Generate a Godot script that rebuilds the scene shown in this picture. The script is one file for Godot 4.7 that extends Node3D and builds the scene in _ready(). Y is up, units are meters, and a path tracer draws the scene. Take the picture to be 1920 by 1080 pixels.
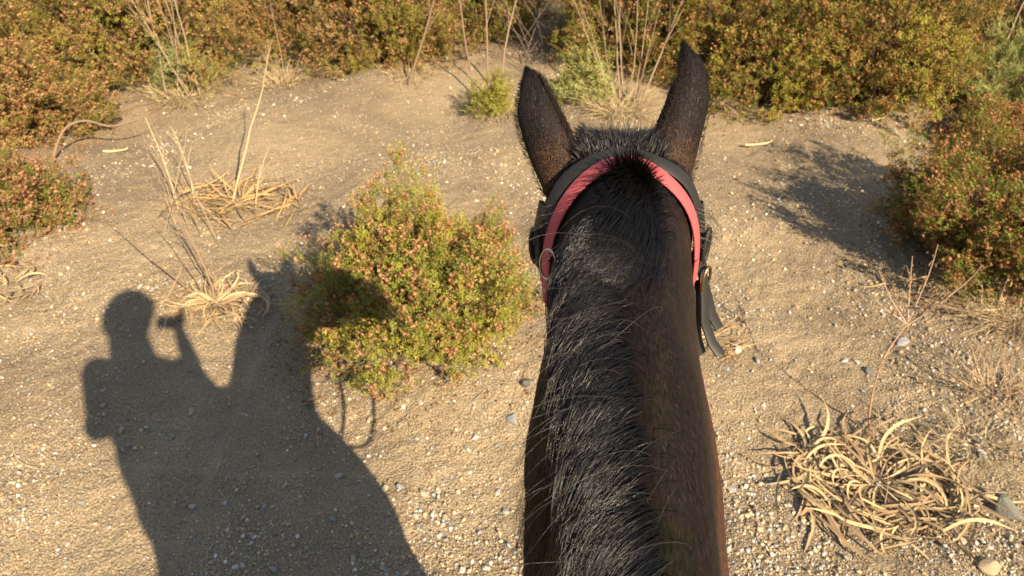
extends Node3D

# ---------------------------------------------------------------- helpers

class Buf:
	var v := PackedVector3Array()
	var n := PackedVector3Array()
	var c := PackedColorArray()
	var uv := PackedVector2Array()
	var i := PackedInt32Array()

	func tube(pts: PackedVector3Array, rad: PackedFloat32Array, sides: int, col: Color, col2: Color) -> void:
		var m := pts.size()
		var base := v.size()
		var t0 := (pts[1] - pts[0]).normalized()
		var nr := t0.cross(Vector3.UP if absf(t0.y) < 0.9 else Vector3.RIGHT).normalized()
		for k in m:
			var t := (pts[mini(k + 1, m - 1)] - pts[maxi(k - 1, 0)]).normalized()
			nr = (nr - t * nr.dot(t)).normalized()
			var b := t.cross(nr)
			var col3 := col.lerp(col2, k / (m - 1.0))
			for s in sides:
				var a := TAU * s / sides
				var d := nr * cos(a) + b * sin(a)
				v.append(pts[k] + d * rad[k])
				n.append(d)
				c.append(col3)
				uv.append(Vector2(s / float(sides), k))
		for k in m - 1:
			for s in sides:
				var p := base + k * sides + s
				var q := base + k * sides + (s + 1) % sides
				i.append_array([p, q, p + sides, q, q + sides, p + sides])

	# a closed ring per section, all of the same count; smooth normals come later
	func loft(rings: Array, col: Array, cap := true) -> void:
		var cnt: int = rings[0].size()
		var base := v.size()
		for k in rings.size():
			for p in rings[k]:
				v.append(p)
				n.append(Vector3.ZERO)
				c.append(col[k] if col.size() > 1 else col[0])
				uv.append(Vector2(0, k))
		for k in rings.size() - 1:
			for s in cnt:
				var p := base + k * cnt + s
				var q := base + k * cnt + (s + 1) % cnt
				i.append_array([p, q, p + cnt, q, q + cnt, p + cnt])
		if cap:
			var e := base + (rings.size() - 1) * cnt
			for s in range(1, cnt - 1):
				i.append_array([base, base + s + 1, base + s, e, e + s, e + s + 1])
		smooth(base)

	func smooth(base := 0) -> void:
		for k in range(0, i.size(), 3):
			if i[k] < base:
				continue
			var f := (v[i[k + 2]] - v[i[k]]).cross(v[i[k + 1]] - v[i[k]])
			n[i[k]] += f
			n[i[k + 1]] += f
			n[i[k + 2]] += f
		for k in range(base, n.size()):
			n[k] = n[k].normalized()

	# a folded leaf blade: three points across
	func blade(pts: PackedVector3Array, wid: PackedFloat32Array, side: PackedVector3Array, fold: float, col: Color, col2: Color) -> void:
		var m := pts.size()
		var base := v.size()
		for k in m:
			var t := (pts[mini(k + 1, m - 1)] - pts[maxi(k - 1, 0)]).normalized()
			var s := (side[k] - t * side[k].dot(t)).normalized()
			var up := s.cross(t)
			var cc := col.lerp(col2, k / (m - 1.0))
			for j in [-1.0, 0.0, 1.0]:
				v.append(pts[k] + s * j * wid[k] + up * (absf(j) * fold * wid[k]))
				n.append((up - s * j * fold).normalized())
				c.append(cc)
				uv.append(Vector2(j, k))
		for k in m - 1:
			for j in 2:
				var p := base + k * 3 + j
				i.append_array([p, p + 3, p + 1, p + 1, p + 3, p + 4])

	# a flat strap with rounded edges: its face looks along `out`
	func strap(pts: PackedVector3Array, out: PackedVector3Array, wide: float, thick: float, col: Color, v_scale := 1.0) -> void:
		var m := pts.size()
		var prof := [Vector2(-1, 0), Vector2(-0.92, 0.8), Vector2(-0.75, 1), Vector2(0.75, 1), Vector2(0.92, 0.8), Vector2(1, 0), Vector2(0.9, -1), Vector2(-0.9, -1)]
		var base := v.size()
		var run := 0.0
		for k in m:
			var t := (pts[mini(k + 1, m - 1)] - pts[maxi(k - 1, 0)]).normalized()
			var o := (out[k] - t * out[k].dot(t)).normalized()
			var s := t.cross(o)
			if k > 0:
				run += pts[k].distance_to(pts[k - 1])
			for q in prof:
				v.append(pts[k] + s * q.x * wide * 0.5 + o * q.y * thick * 0.5)
				n.append((s * q.x * 0.35 + o * q.y).normalized())
				c.append(col)
				uv.append(Vector2(q.x * 0.5 * wide, run) * v_scale)
		var cn := prof.size()
		for k in m - 1:
			for s in cn:
				var p := base + k * cn + s
				var q := base + k * cn + (s + 1) % cn
				i.append_array([p, q, p + cn, q, q + cn, p + cn])
		var e := base + (m - 1) * cn
		for s in range(1, cn - 1):
			i.append_array([base, base + s + 1, base + s, e, e + s, e + s + 1])

	func ball(at: Vector3, r: Vector3, col: Color, rows := 8, cols := 12) -> void:
		var base := v.size()
		for a in rows + 1:
			for b in cols:
				var th := PI * a / rows
				var ph := TAU * b / cols
				var d := Vector3(sin(th) * cos(ph), cos(th), sin(th) * sin(ph))
				v.append(at + d * r)
				n.append((d / r).normalized())
				c.append(col)
				uv.append(Vector2(b, a))
		for a in rows:
			for b in cols:
				var p := base + a * cols + b
				var q := base + a * cols + (b + 1) % cols
				i.append_array([p, q, p + cols, q, q + cols, p + cols])

	func mesh() -> ArrayMesh:
		for k in range(0, i.size(), 3):   # turn every face to its normals
			var p := i[k]
			var q := i[k + 1]
			var r := i[k + 2]
			if (v[r] - v[p]).cross(v[q] - v[p]).dot(n[p] + n[q] + n[r]) < 0.0:
				i[k + 1] = r
				i[k + 2] = q
		var arr := []
		arr.resize(Mesh.ARRAY_MAX)
		arr[Mesh.ARRAY_VERTEX] = v
		arr[Mesh.ARRAY_NORMAL] = n
		arr[Mesh.ARRAY_COLOR] = c
		arr[Mesh.ARRAY_TEX_UV] = uv
		arr[Mesh.ARRAY_INDEX] = i
		var m := ArrayMesh.new()
		m.add_surface_from_arrays(Mesh.PRIMITIVE_TRIANGLES, arr)
		return m


# tapered bones joined by a smooth minimum; sx squeezes a bone sideways
class Field:
	var A := PackedVector3Array()
	var D := PackedVector3Array()
	var IL := PackedFloat32Array()
	var ra := PackedFloat32Array()
	var rb := PackedFloat32Array()
	var sa := PackedFloat32Array()
	var sb := PackedFloat32Array()
	var k := 0.05

	func bone(a: Vector3, b: Vector3, r0: float, r1: float, s0 := 1.0, s1 := 1.0) -> void:
		A.append(a)
		D.append(b - a)
		IL.append(1.0 / maxf((b - a).length_squared(), 1e-8))
		ra.append(r0)
		rb.append(r1)
		sa.append(s0)
		sb.append(s1)

	func chain(pts: Array, r: Array, s := []) -> void:
		for j in pts.size() - 1:
			bone(pts[j], pts[j + 1], r[j], r[j + 1], s[j] if s else 1.0, s[j + 1] if s else 1.0)

	func one(p: Vector3, j: int) -> float:
		var q := p - A[j]
		var t := clampf(q.dot(D[j]) * IL[j], 0.0, 1.0)
		q -= D[j] * t
		var s := sa[j] + (sb[j] - sa[j]) * t
		q.x /= s
		return (q.length() - ra[j] - (rb[j] - ra[j]) * t) * minf(s, 1.0)

	func sd(p: Vector3, act: PackedInt32Array) -> float:
		var d := 1e3
		for j in act:
			var q := p - A[j]
			var t := clampf(q.dot(D[j]) * IL[j], 0.0, 1.0)
			q -= D[j] * t
			var s := sa[j] + (sb[j] - sa[j]) * t
			q.x /= s
			var e := (q.length() - ra[j] - (rb[j] - ra[j]) * t) * minf(s, 1.0)
			var h := maxf(k - absf(d - e), 0.0) / k
			d = minf(d, e) - h * h * k * 0.25
		return d

	func all() -> PackedInt32Array:
		return PackedInt32Array(range(A.size()))

	# surface nets
	func mesh_into(b: Buf, lo: Vector3, hi: Vector3, cell: float, color: Callable) -> void:
		var nx := int((hi.x - lo.x) / cell / 6.0 + 1) * 6 + 1
		var ny := int((hi.y - lo.y) / cell / 6.0 + 1) * 6 + 1
		var nz := int((hi.z - lo.z) / cell / 6.0 + 1) * 6 + 1
		var val := PackedFloat32Array()
		val.resize(nx * ny * nz)
		val.fill(1.0)
		var known := PackedByteArray()
		known.resize(nx * ny * nz)
		var sxy := nx * ny
		var half := cell * 3.0
		var reach := half * 1.7321
		var blocks := []
		for bz in range(0, nz - 1, 6):
			for by in range(0, ny - 1, 6):
				for bx in range(0, nx - 1, 6):
					var mid := lo + Vector3(bx, by, bz) * cell + Vector3(half, half, half)
					var act := PackedInt32Array()
					var near := 1e3
					for j in A.size():
						var e := one(mid, j)
						near = minf(near, e)
						if e < reach * 1.6 + k:
							act.append(j)
					if near > reach * 1.6 + k:
						continue
					var deep := near < -reach * 2.2
					if not deep:
						blocks.append(Vector3i(bx, by, bz))
					for z in range(bz, bz + 7):
						for y in range(by, by + 7):
							for x in range(bx, bx + 7):
								var at := x + y * nx + z * sxy
								if known[at] and val[at] != 1.0:
									continue
								known[at] = 1
								val[at] = -1.0 if deep else sd(lo + Vector3(x, y, z) * cell, act)
		var vid := PackedInt32Array()
		vid.resize(nx * ny * nz)
		vid.fill(-1)
		var base := b.v.size()
		var corner := PackedInt32Array([0, 1, nx, nx + 1, sxy, sxy + 1, sxy + nx, sxy + nx + 1])
		var off := [Vector3(0, 0, 0), Vector3(1, 0, 0), Vector3(0, 1, 0), Vector3(1, 1, 0), Vector3(0, 0, 1), Vector3(1, 0, 1), Vector3(0, 1, 1), Vector3(1, 1, 1)]
		var edges := PackedInt32Array([0, 1, 2, 3, 4, 5, 6, 7, 0, 2, 1, 3, 4, 6, 5, 7, 0, 4, 1, 5, 2, 6, 3, 7])
		for bl in blocks:
			for z in range(bl.z, mini(bl.z + 6, nz - 1)):
				for y in range(bl.y, mini(bl.y + 6, ny - 1)):
					for x in range(bl.x, mini(bl.x + 6, nx - 1)):
						var at: int = x + y * nx + z * sxy
						var neg := 0
						for q in 8:
							if val[at + corner[q]] < 0.0:
								neg += 1
						if neg == 0 or neg == 8:
							continue
						var sum := Vector3.ZERO
						var cnt := 0
						for q in range(0, 24, 2):
							var f := val[at + corner[edges[q]]]
							var g := val[at + corner[edges[q + 1]]]
							if (f < 0.0) != (g < 0.0):
								var o: Vector3 = off[edges[q]]
								sum += o.lerp(off[edges[q + 1]], f / (f - g))
								cnt += 1
						var pos := lo + (Vector3(x, y, z) + sum / cnt) * cell
						vid[at] = b.v.size()
						b.v.append(pos)
						b.n.append(Vector3.ZERO)
						b.c.append(color.call(pos))
						b.uv.append(Vector2(pos.z, pos.y))
		var step := PackedInt32Array([1, nx, sxy])
		for bl in blocks:
			for z in range(maxi(bl.z, 1), bl.z + 6):
				for y in range(maxi(bl.y, 1), bl.y + 6):
					for x in range(maxi(bl.x, 1), bl.x + 6):
						var at: int = x + y * nx + z * sxy
						if vid[at] < 0:
							continue
						for ax in 3:
							var s0 := val[at] < 0.0
							var s1 := val[at + step[ax]] < 0.0
							if s0 == s1:
								continue
							var u := step[(ax + 1) % 3]
							var w := step[(ax + 2) % 3]
							var p0 := vid[at]
							var p1 := vid[at - u]
							var p2 := vid[at - u - w]
							var p3 := vid[at - w]
							if p1 < 0 or p2 < 0 or p3 < 0:
								continue
							if s0:
								b.i.append_array([p0, p2, p1, p0, p3, p2])
							else:
								b.i.append_array([p0, p1, p2, p0, p2, p3])
		b.smooth(base)


var rng := RandomNumberGenerator.new()
var noise := FastNoiseLite.new()
var used := {}


func numbered(called: String) -> String:
	var k: int = used.get(called, 0)
	used[called] = k + 1
	return called if k == 0 else "%s_%03d" % [called, k]


func tag(o: Node3D, label: String, category: String, group := "") -> void:
	o.set_meta("label", label)
	o.set_meta("category", category)
	if group:
		o.set_meta("group", group)


func thing(called: String, label: String, category: String, at := Vector3.ZERO, group := "") -> Node3D:
	var o := Node3D.new()
	o.name = numbered(called)
	add_child(o)
	o.position = at
	tag(o, label, category, group)
	return o


func part(called: String, m: Mesh, mat: Material, parent: Node3D, stuff := false) -> MeshInstance3D:
	var o := MeshInstance3D.new()
	o.name = called
	o.mesh = m
	o.material_override = mat
	parent.add_child(o, true)
	if stuff:
		o.set_meta("kind", "stuff")
	return o


func many(called: String, m: Mesh, mat: Material, buffer: PackedFloat32Array, parent: Node3D) -> MultiMeshInstance3D:
	var mm := MultiMesh.new()
	mm.transform_format = MultiMesh.TRANSFORM_3D
	mm.use_colors = true
	mm.mesh = m
	mm.instance_count = buffer.size() / 16
	mm.buffer = buffer
	var o := MultiMeshInstance3D.new()
	o.name = called
	o.multimesh = mm
	o.material_override = mat
	parent.add_child(o, true)
	o.set_meta("kind", "stuff")
	return o


func put(b: PackedFloat32Array, t: Basis, o: Vector3, c: Color) -> void:
	b.append_array([t.x.x, t.y.x, t.z.x, o.x, t.x.y, t.y.y, t.z.y, o.y, t.x.z, t.y.z, t.z.z, o.z, c.r, c.g, c.b, 1.0])


func material(rough: float, spec := 0.5) -> StandardMaterial3D:
	var m := StandardMaterial3D.new()
	m.vertex_color_use_as_albedo = true
	m.roughness = rough
	m.metallic_specular = spec
	return m


func flat(c: Color, rough: float, metal := 0.0) -> StandardMaterial3D:
	var m := StandardMaterial3D.new()
	m.albedo_color = c.linear_to_srgb()
	m.roughness = rough
	m.metallic = metal
	return m


func rv() -> Vector3:
	return Vector3(rng.randfn(), rng.randfn(), rng.randfn())


func aim(dir: Vector3, spin: float) -> Basis:   # y along dir
	var y := dir.normalized()
	var x := y.cross(Vector3(0.31, 0.2, 0.93)).normalized().rotated(y, spin)
	return Basis(x, y, x.cross(y))


func height(x: float, z: float) -> float:
	var h := noise.get_noise_2d(x * 4.0, z * 4.0) * 0.10 * smoothstep(0.8, 1.6, Vector2(x - 0.13, z - 0.2).length())
	h += noise.get_noise_2d(x * 17.0 + 50.0, z * 17.0) * 0.014
	var near := clampf(1.5 - 0.27 * absf(z + 2.4) - 0.25 * maxf(absf(x) - 2.0, 0.0), 0.0, 1.0)
	h += noise.get_noise_2d(x * 75.0, z * 75.0 + 90.0) * 0.006 * near
	h += absf(noise.get_noise_2d(x * 190.0, z * 190.0 + 30.0)) * 0.010 * near
	h += maxf(0.0, noise.get_noise_2d(x * 60.0 + 9.0, z * 60.0) - 0.1) * 0.013 * near * clampf(0.4 + 2.0 * noise.get_noise_2d(x * 8.0 - 30.0, z * 8.0), 0.0, 1.0)
	h += absf(noise.get_noise_2d(x * 420.0, z * 420.0 + 130.0)) * 0.006 * near
	return h


func ground_at(x: float, z: float) -> Vector3:
	return Vector3(x, height(x, z), z)


# ---------------------------------------------------------------- scene

func _ready() -> void:
	rng.seed = 7
	noise.seed = 11
	noise.noise_type = FastNoiseLite.TYPE_SIMPLEX_SMOOTH
	noise.frequency = 0.12
	noise.fractal_type = FastNoiseLite.FRACTAL_NONE

	var cam := Camera3D.new()
	cam.name = "camera"
	add_child(cam)
	cam.position = Vector3(0, 2.4, 0)
	cam.rotation_degrees = Vector3(-35, 0, 0)
	var lens := CameraAttributesPhysical.new()
	lens.frustum_focal_length = 31.26
	lens.frustum_focus_distance = 0.95
	lens.exposure_aperture = 13.0
	lens.frustum_near = 0.05
	lens.frustum_far = 900.0
	cam.attributes = lens
	cam.fov = 42.0
	cam.near = 0.05
	cam.far = 900.0

	var sky_m := ProceduralSkyMaterial.new()
	sky_m.sky_top_color = Color(0.135, 0.175, 0.245).linear_to_srgb()
	sky_m.sky_horizon_color = Color(0.30, 0.30, 0.295).linear_to_srgb()
	sky_m.sky_curve = 0.2
	sky_m.ground_bottom_color = Color(0.20, 0.16, 0.11).linear_to_srgb()
	sky_m.ground_horizon_color = Color(0.28, 0.27, 0.25).linear_to_srgb()
	sky_m.sun_angle_max = 18.0
	var sky := Sky.new()
	sky.sky_material = sky_m
	var env := Environment.new()
	env.background_mode = Environment.BG_SKY
	env.sky = sky
	env.tonemap_mode = Environment.TONE_MAPPER_LINEAR
	env.tonemap_exposure = 2.8
	env.sdfgi_enabled = true
	env.ssao_enabled = true
	env.ssil_enabled = true
	var we := WorldEnvironment.new()
	we.name = "sky"
	we.environment = env
	add_child(we)

	var sun := DirectionalLight3D.new()
	sun.name = "sun"
	sun.light_energy = 1.55
	sun.light_color = Color(1.0, 0.92, 0.79)
	sun.light_angular_distance = 0.5
	sun.shadow_enabled = true
	add_child(sun)
	sun.look_at_from_position(Vector3(4.2184, 5.4866, 7.2182), Vector3.ZERO)

	build_ground()
	build_gravel()
	build_shrubs()
	build_dry_plants()
	build_horse()
	build_tack()
	build_rider()
	build_stones()


# ---------------------------------------------------------------- ground

func axis_steps(a: float, b: float, fine: float, far: float, grow: float) -> PackedFloat32Array:
	var left := PackedFloat32Array()
	var s := fine
	var x := a
	while x > -far:
		s *= grow
		x -= s
		left.append(x)
	left.reverse()
	x = a
	while x < b:
		left.append(x)
		x += fine
	s = fine
	while x < far:
		left.append(x)
		s *= grow
		x += s
	left.append(far)
	return left


func build_ground() -> void:
	var xs := axis_steps(-3.4, 3.4, 0.018, 400.0, 1.07)
	var zs := axis_steps(-6.4, -1.2, 0.018, 400.0, 1.07)
	var b := Buf.new()
	var nx := xs.size()
	for z in zs:
		for x in xs:
			var tone := noise.get_noise_2d(x * 6.0 + 200.0, z * 6.0) + 0.6 * noise.get_noise_2d(x * 25.0, z * 25.0 + 300.0)
			var c := Color(0.385, 0.305, 0.198).lerp(Color(0.285, 0.222, 0.150), clampf(0.5 + 0.6 * tone, 0, 1))
			b.v.append(Vector3(x, height(x, z), z))
			b.c.append(c)
	b.uv.resize(b.v.size())
	b.n.resize(b.v.size())
	for k in b.v.size():
		b.uv[k] = Vector2(b.v[k].x, b.v[k].z)
	for r in zs.size() - 1:
		for q in nx - 1:
			var p := r * nx + q
			b.i.append_array([p, p + 1, p + nx, p + 1, p + nx + 1, p + nx])
	b.smooth()
	var m := material(0.95, 0.2)
	var grain := FastNoiseLite.new()
	grain.seed = 3
	grain.frequency = 0.06
	grain.fractal_octaves = 4
	grain.fractal_gain = 0.65
	var tint := NoiseTexture2D.new()
	tint.width = 1024
	tint.height = 1024
	tint.seamless = true
	tint.noise = grain
	var ramp := Gradient.new()
	ramp.offsets = PackedFloat32Array([0.0, 0.35, 0.55, 0.75, 1.0])
	ramp.colors = PackedColorArray([Color(0.62, 0.60, 0.58), Color(0.84, 0.83, 0.82), Color(0.93, 0.92, 0.91), Color(1, 0.99, 0.97), Color(1, 1, 1)])
	tint.color_ramp = ramp
	m.albedo_texture = tint
	var rough := FastNoiseLite.new()
	rough.seed = 5
	rough.frequency = 0.05
	rough.fractal_octaves = 5
	rough.fractal_gain = 0.7
	var relief := NoiseTexture2D.new()
	relief.width = 1024
	relief.height = 1024
	relief.seamless = true
	relief.noise = rough
	m.heightmap_enabled = true
	m.heightmap_texture = relief
	m.heightmap_scale = 1.4
	m.uv1_scale = Vector3(1.15, 1.15, 1)
	var o := part("dirt_ground", b.mesh(), m, self)
	o.set_meta("kind", "structure")


func pebble(seed_: int, rings: int, cols: int, jag: float) -> ArrayMesh:
	var r := RandomNumberGenerator.new()
	r.seed = seed_
	var b := Buf.new()
	b.ball(Vector3.ZERO, Vector3.ONE, Color.WHITE, rings, cols)
	var planes := []
	for k in 13:
		planes.append([Vector3(r.randfn(), r.randfn(), r.randfn()).normalized(), r.randf_range(0.38, 0.72)])
	for k in b.v.size():
		var p := b.v[k]
		for q in planes:
			var d: float = p.dot(q[0]) - q[1]
			if d > 0.0:
				p -= q[0] * d * jag
		b.v[k] = p * Vector3(1.0, 0.7, 0.85)
		b.n[k] = Vector3.ZERO
	# weld the seams of the poles by smoothing over positions
	b.smooth()
	for k in b.n.size():
		if b.n[k] == Vector3.ZERO:
			b.n[k] = b.v[k].normalized()
	return b.mesh()


func stone_color() -> Color:
	var k := rng.randf()
	var c := Color(0.40, 0.30, 0.18)
	if k < 0.16:
		c = Color(0.55, 0.51, 0.44)
	elif k < 0.34:
		c = Color(0.30, 0.30, 0.295)
	elif k < 0.40:
		c = Color(0.26, 0.17, 0.11)
	elif k < 0.55:
		c = Color(0.47, 0.38, 0.25)
	var l := rng.randf_range(0.75, 1.15)
	return Color(c.r * l, c.g * l, c.b * l)


func build_gravel() -> void:
	var meshes := [pebble(1, 4, 6, 0.9), pebble(2, 4, 6, 0.9), pebble(3, 4, 6, 0.9)]
	var bufs := [PackedFloat32Array(), PackedFloat32Array(), PackedFloat32Array()]
	for k in 380000:
		var d := rng.randf()
		var z := -1.1 - 6.4 * d * d
		var wide := 0.9 + 0.75 * -z
		var x := rng.randf_range(-wide, wide)
		var patch := noise.get_noise_2d(x * 9.0 + 70.0, z * 9.0) + 0.25 * noise.get_noise_2d(x * 30.0, z * 30.0 - 70.0) + 0.22 * x / (0.6 - z) * 2.0 - 0.1 * (-z - 2.2)
		if rng.randf() > clampf(0.62 + patch, 0.25, 1.0):
			continue
		var s := 0.0017 + 0.0042 * pow(rng.randf(), 2.5) + (0.011 * rng.randf() if rng.randf() < 0.035 + 0.11 * clampf(patch, 0, 1) else 0.0)
		s *= 1.0 + 0.10 * maxf(-z - 2.0, 0.0)
		var t := Basis.from_euler(Vector3(rng.randf() * 0.6, rng.randf() * TAU, rng.randf() * 0.6)) * Basis.from_scale(Vector3(s * rng.randf_range(0.8, 1.4), s * rng.randf_range(0.7, 1.1), s))
		put(bufs[k % 3], t, ground_at(x, z) + Vector3(0, s * 0.25, 0), stone_color())
	var m := material(0.9, 0.3)
	var root := thing("gravel", "fine tan and grey gravel strewn over the dirt", "gravel")
	root.set_meta("kind", "stuff")
	for k in 3:
		many("grains", meshes[k], m, bufs[k], root)
	# bits of straw and bark lying about
	var sb := Buf.new()
	sb.tube(PackedVector3Array([Vector3(-0.5, 0, 0), Vector3(-0.1, 0.05, 0.03), Vector3(0.5, 0, 0)]), PackedFloat32Array([0.035, 0.05, 0.02]), 4, Color.WHITE, Color.WHITE)
	var sm := sb.mesh()
	var sbuf := PackedFloat32Array()
	for k in 20000:
		var d := rng.randf()
		var z := -1.1 - 7.0 * pow(d, 1.3)
		var x := rng.randf_range(-1, 1) * (0.9 + 0.75 * -z)
		var patch := noise.get_noise_2d(x * 12.0 - 40.0, z * 12.0)
		if rng.randf() > clampf(0.25 + 1.2 * patch + 0.12 * (-z - 3.0), 0.06, 1.0):
			continue
		var s := 0.012 + 0.05 * pow(rng.randf(), 2.5)
		var t := Basis.from_euler(Vector3(rng.randf_range(-0.2, 0.2), rng.randf() * TAU, rng.randf_range(-0.2, 0.2))) * Basis.from_scale(Vector3(s, 0.03, 0.03))
		put(sbuf, t, ground_at(x, z) + Vector3(0, 0.004, 0), Color(0.42, 0.32, 0.18) if rng.randf() < 0.6 else Color(0.22, 0.13, 0.075))
	var litter := thing("straw_litter", "short bits of straw and bark littering the dirt", "litter")
	litter.set_meta("kind", "stuff")
	many("straw_bits", sm, m, sbuf, litter)


# ---------------------------------------------------------------- shrubs

var leaf_mat: StandardMaterial3D
var head_mat: StandardMaterial3D
var wood_mat: StandardMaterial3D
var dry_mat: StandardMaterial3D
var sprig: ArrayMesh
var head: ArrayMesh
var needle: ArrayMesh


func make_sprig(count: int, long: float, wide: float, spread: float) -> ArrayMesh:
	var b := Buf.new()
	b.tube(PackedVector3Array([Vector3(0, -0.02, 0), Vector3(0.001, 0.02, 0), Vector3(0, 0.05, 0.001)]), PackedFloat32Array([0.0013, 0.0011, 0.0006]), 3, Color(0.7, 0.45, 0.35), Color(0.8, 0.8, 0.6))
	for k in count:
		var y := 0.05 * (k + 1.0) / count
		var ph := k * 2.4
		var d := Vector3(cos(ph) * spread, 1.0 - 0.25 * spread, sin(ph) * spread).normalized()
		var p := Vector3(0, y, 0)
		var l := long * rng.randf_range(0.7, 1.2)
		var side := d.cross(Vector3.UP).normalized()
		var mid := p + d * l * 0.55 + Vector3(0, 0.001, 0)
		var end := p + d * l - Vector3(0, 0.12 * l, 0)
		var base := b.v.size()
		var nn := side.cross(d).normalized()
		for q in [p, mid + side * wide, mid - side * wide, end]:
			b.v.append(q)
			b.n.append((nn + (q - mid) * 20.0).normalized())
			b.c.append(Color.WHITE.lerp(Color(0.8, 0.85, 0.8), rng.randf()))
			b.uv.append(Vector2.ZERO)
		b.i.append_array([base, base + 1, base + 2, base + 1, base + 3, base + 2])
	return b.mesh()


func make_head() -> ArrayMesh:
	var b := Buf.new()
	for k in 22:
		var d := rv().normalized()
		d.y = absf(d.y) * 0.8 - 0.15
		var p := d * 0.009 * rng.randf_range(0.5, 1.0)
		var u := d.cross(rv()).normalized() * 0.0042
		var w := d.cross(u).normalized() * 0.0042
		var base := b.v.size()
		var sh := Color.WHITE.lerp(Color(0.62, 0.5, 0.42), rng.randf())
		for q in [p - u, p + w + d * 0.002, p + u, p - w + d * 0.002]:
			b.v.append(q)
			b.n.append(d)
			b.c.append(sh)
			b.uv.append(Vector2.ZERO)
		b.i.append_array([base, base + 1, base + 2, base, base + 2, base + 3])
	b.tube(PackedVector3Array([Vector3(0, -0.035, 0), Vector3(0.001, -0.015, 0), Vector3(0, 0, 0)]), PackedFloat32Array([0.001, 0.001, 0.0008]), 3, Color(0.5, 0.35, 0.3), Color(0.5, 0.35, 0.3))
	return b.mesh()


# a rounded dry-country shrub: wiry stems, leafy sprigs and rusty seed heads at their ends
func shrub(called: String, label: String, at: Vector3, r: Vector3, tips: int, p: Dictionary, group := "") -> Node3D:
	rng.seed = int(p.seed)
	var o := thing(called, label, "shrub", at, group)
	var stems := Buf.new()
	var leaves := PackedFloat32Array()
	var heads := PackedFloat32Array()
	var sz: float = p.get("size", 1.0)
	var off := Vector3(p.seed * 7.3, 0, p.seed * 3.1)
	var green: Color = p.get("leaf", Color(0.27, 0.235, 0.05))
	var green2: Color = p.get("leaf2", Color(0.11, 0.11, 0.024))
	var rust: Color = p.get("head", Color(0.41, 0.275, 0.13))
	var rust2: Color = p.get("head2", Color(0.28, 0.15, 0.06))
	var headed: float = p.get("heads", 0.6)
	var hub: float = p.get("hub", 0.25)
	for k in tips:
		var a := rng.randf() * TAU
		var up := rng.randf_range(0.0, 1.0)
		var flat_ := pow(1.0 - up * up, float(p.get("dome", 0.5)))
		var d := Vector3(cos(a) * flat_, up, sin(a) * flat_)
		var lump := 1.0 + 0.34 * noise.get_noise_3dv(d * 11.0 + off) + 0.22 * noise.get_noise_3dv(d * 30.0 + off)
		var shell := pow(rng.randf(), 0.33) * lump
		var tip := d * r * shell
		tip.y += 0.03
		if noise.get_noise_3dv(tip * 34.0 / sz + off) < float(p.get("gap", -0.20)):
			continue
		var out := (d * Vector3(1.0 / r.x, 1.0 / r.y, 1.0 / r.z).normalized() + Vector3(0, 0.55, 0) + rv() * 0.25).normalized()
		var from := Vector3(d.x * r.x * hub, 0.0, d.z * r.z * hub) * rng.randf_range(0.2, 1.0)
		if k % int(p.get("stem_every", 4)) == 0:
			var mid := from.lerp(tip, 0.55) + Vector3(0, r.y * 0.12, 0) + rv() * 0.02
			var w := (0.0022 + 0.002 * rng.randf()) * sz
			stems.tube(PackedVector3Array([from, from.lerp(mid, 0.5) + rv() * 0.015, mid, mid.lerp(tip, 0.5) + rv() * 0.012, tip]), PackedFloat32Array([w * 1.5, w * 1.3, w, w * 0.7, w * 0.4]), 4, Color(0.13, 0.085, 0.055), Color(0.17, 0.10, 0.06))
		var tone := clampf(0.5 + 0.9 * noise.get_noise_3dv(tip * 16.0 / sz + off * 2.0), 0, 1)
		var n := 3 + rng.randi() % 3
		for q in n:
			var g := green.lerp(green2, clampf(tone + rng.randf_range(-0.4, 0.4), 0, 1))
			if rng.randf() < float(p.get("brown", 0.25)) * (1.0 + 1.2 * noise.get_noise_3dv(tip * 9.0 / sz - off)):
				g = rust.lerp(rust2, rng.randf())
			var s := sz * rng.randf_range(0.75, 1.25)
			var jit := (out + rv() * 0.42).normalized()
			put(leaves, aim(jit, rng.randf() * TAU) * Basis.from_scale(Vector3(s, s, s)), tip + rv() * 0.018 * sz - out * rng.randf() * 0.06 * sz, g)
		if rng.randf() < headed * clampf(0.35 + tone, 0.0, 1.0):
			for q in 2 + rng.randi() % 5:
				var s := sz * rng.randf_range(0.7, 1.4)
				var c := rust.lerp(rust2, rng.randf())
				put(heads, aim((out + rv() * 0.3).normalized(), rng.randf() * TAU) * Basis.from_scale(Vector3(s, s, s)), tip + out * 0.045 * sz + rv() * 0.02 * sz, c)
	part("stems", stems.mesh(), wood_mat, o, true)
	many("foliage", needle if p.get("needle", false) else sprig, leaf_mat, leaves, o)
	if heads.size():
		many("seed_heads", head, head_mat, heads, o)
	# a skirt of fallen reddish leaves
	var lit := PackedFloat32Array()
	for k in int(p.get("litter", 260)):
		var a := rng.randf() * TAU
		var q := rng.randf_range(0.5, 1.28)
		var x := cos(a) * r.x * q
		var z := sin(a) * r.z * q
		var s := rng.randf_range(0.5, 1.1) * sz
		put(lit, Basis.from_euler(Vector3(rng.randf() * TAU, rng.randf() * TAU, 0)) * Basis.from_scale(Vector3(s, s * 0.5, s)), Vector3(x, height(at.x + x, at.z + z) - at.y + 0.006, z), Color(0.25, 0.115, 0.055).lerp(Color(0.36, 0.22, 0.11), rng.randf()))
	if lit.size():
		many("fallen_leaves", head, head_mat, lit, o)
	return o


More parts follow.
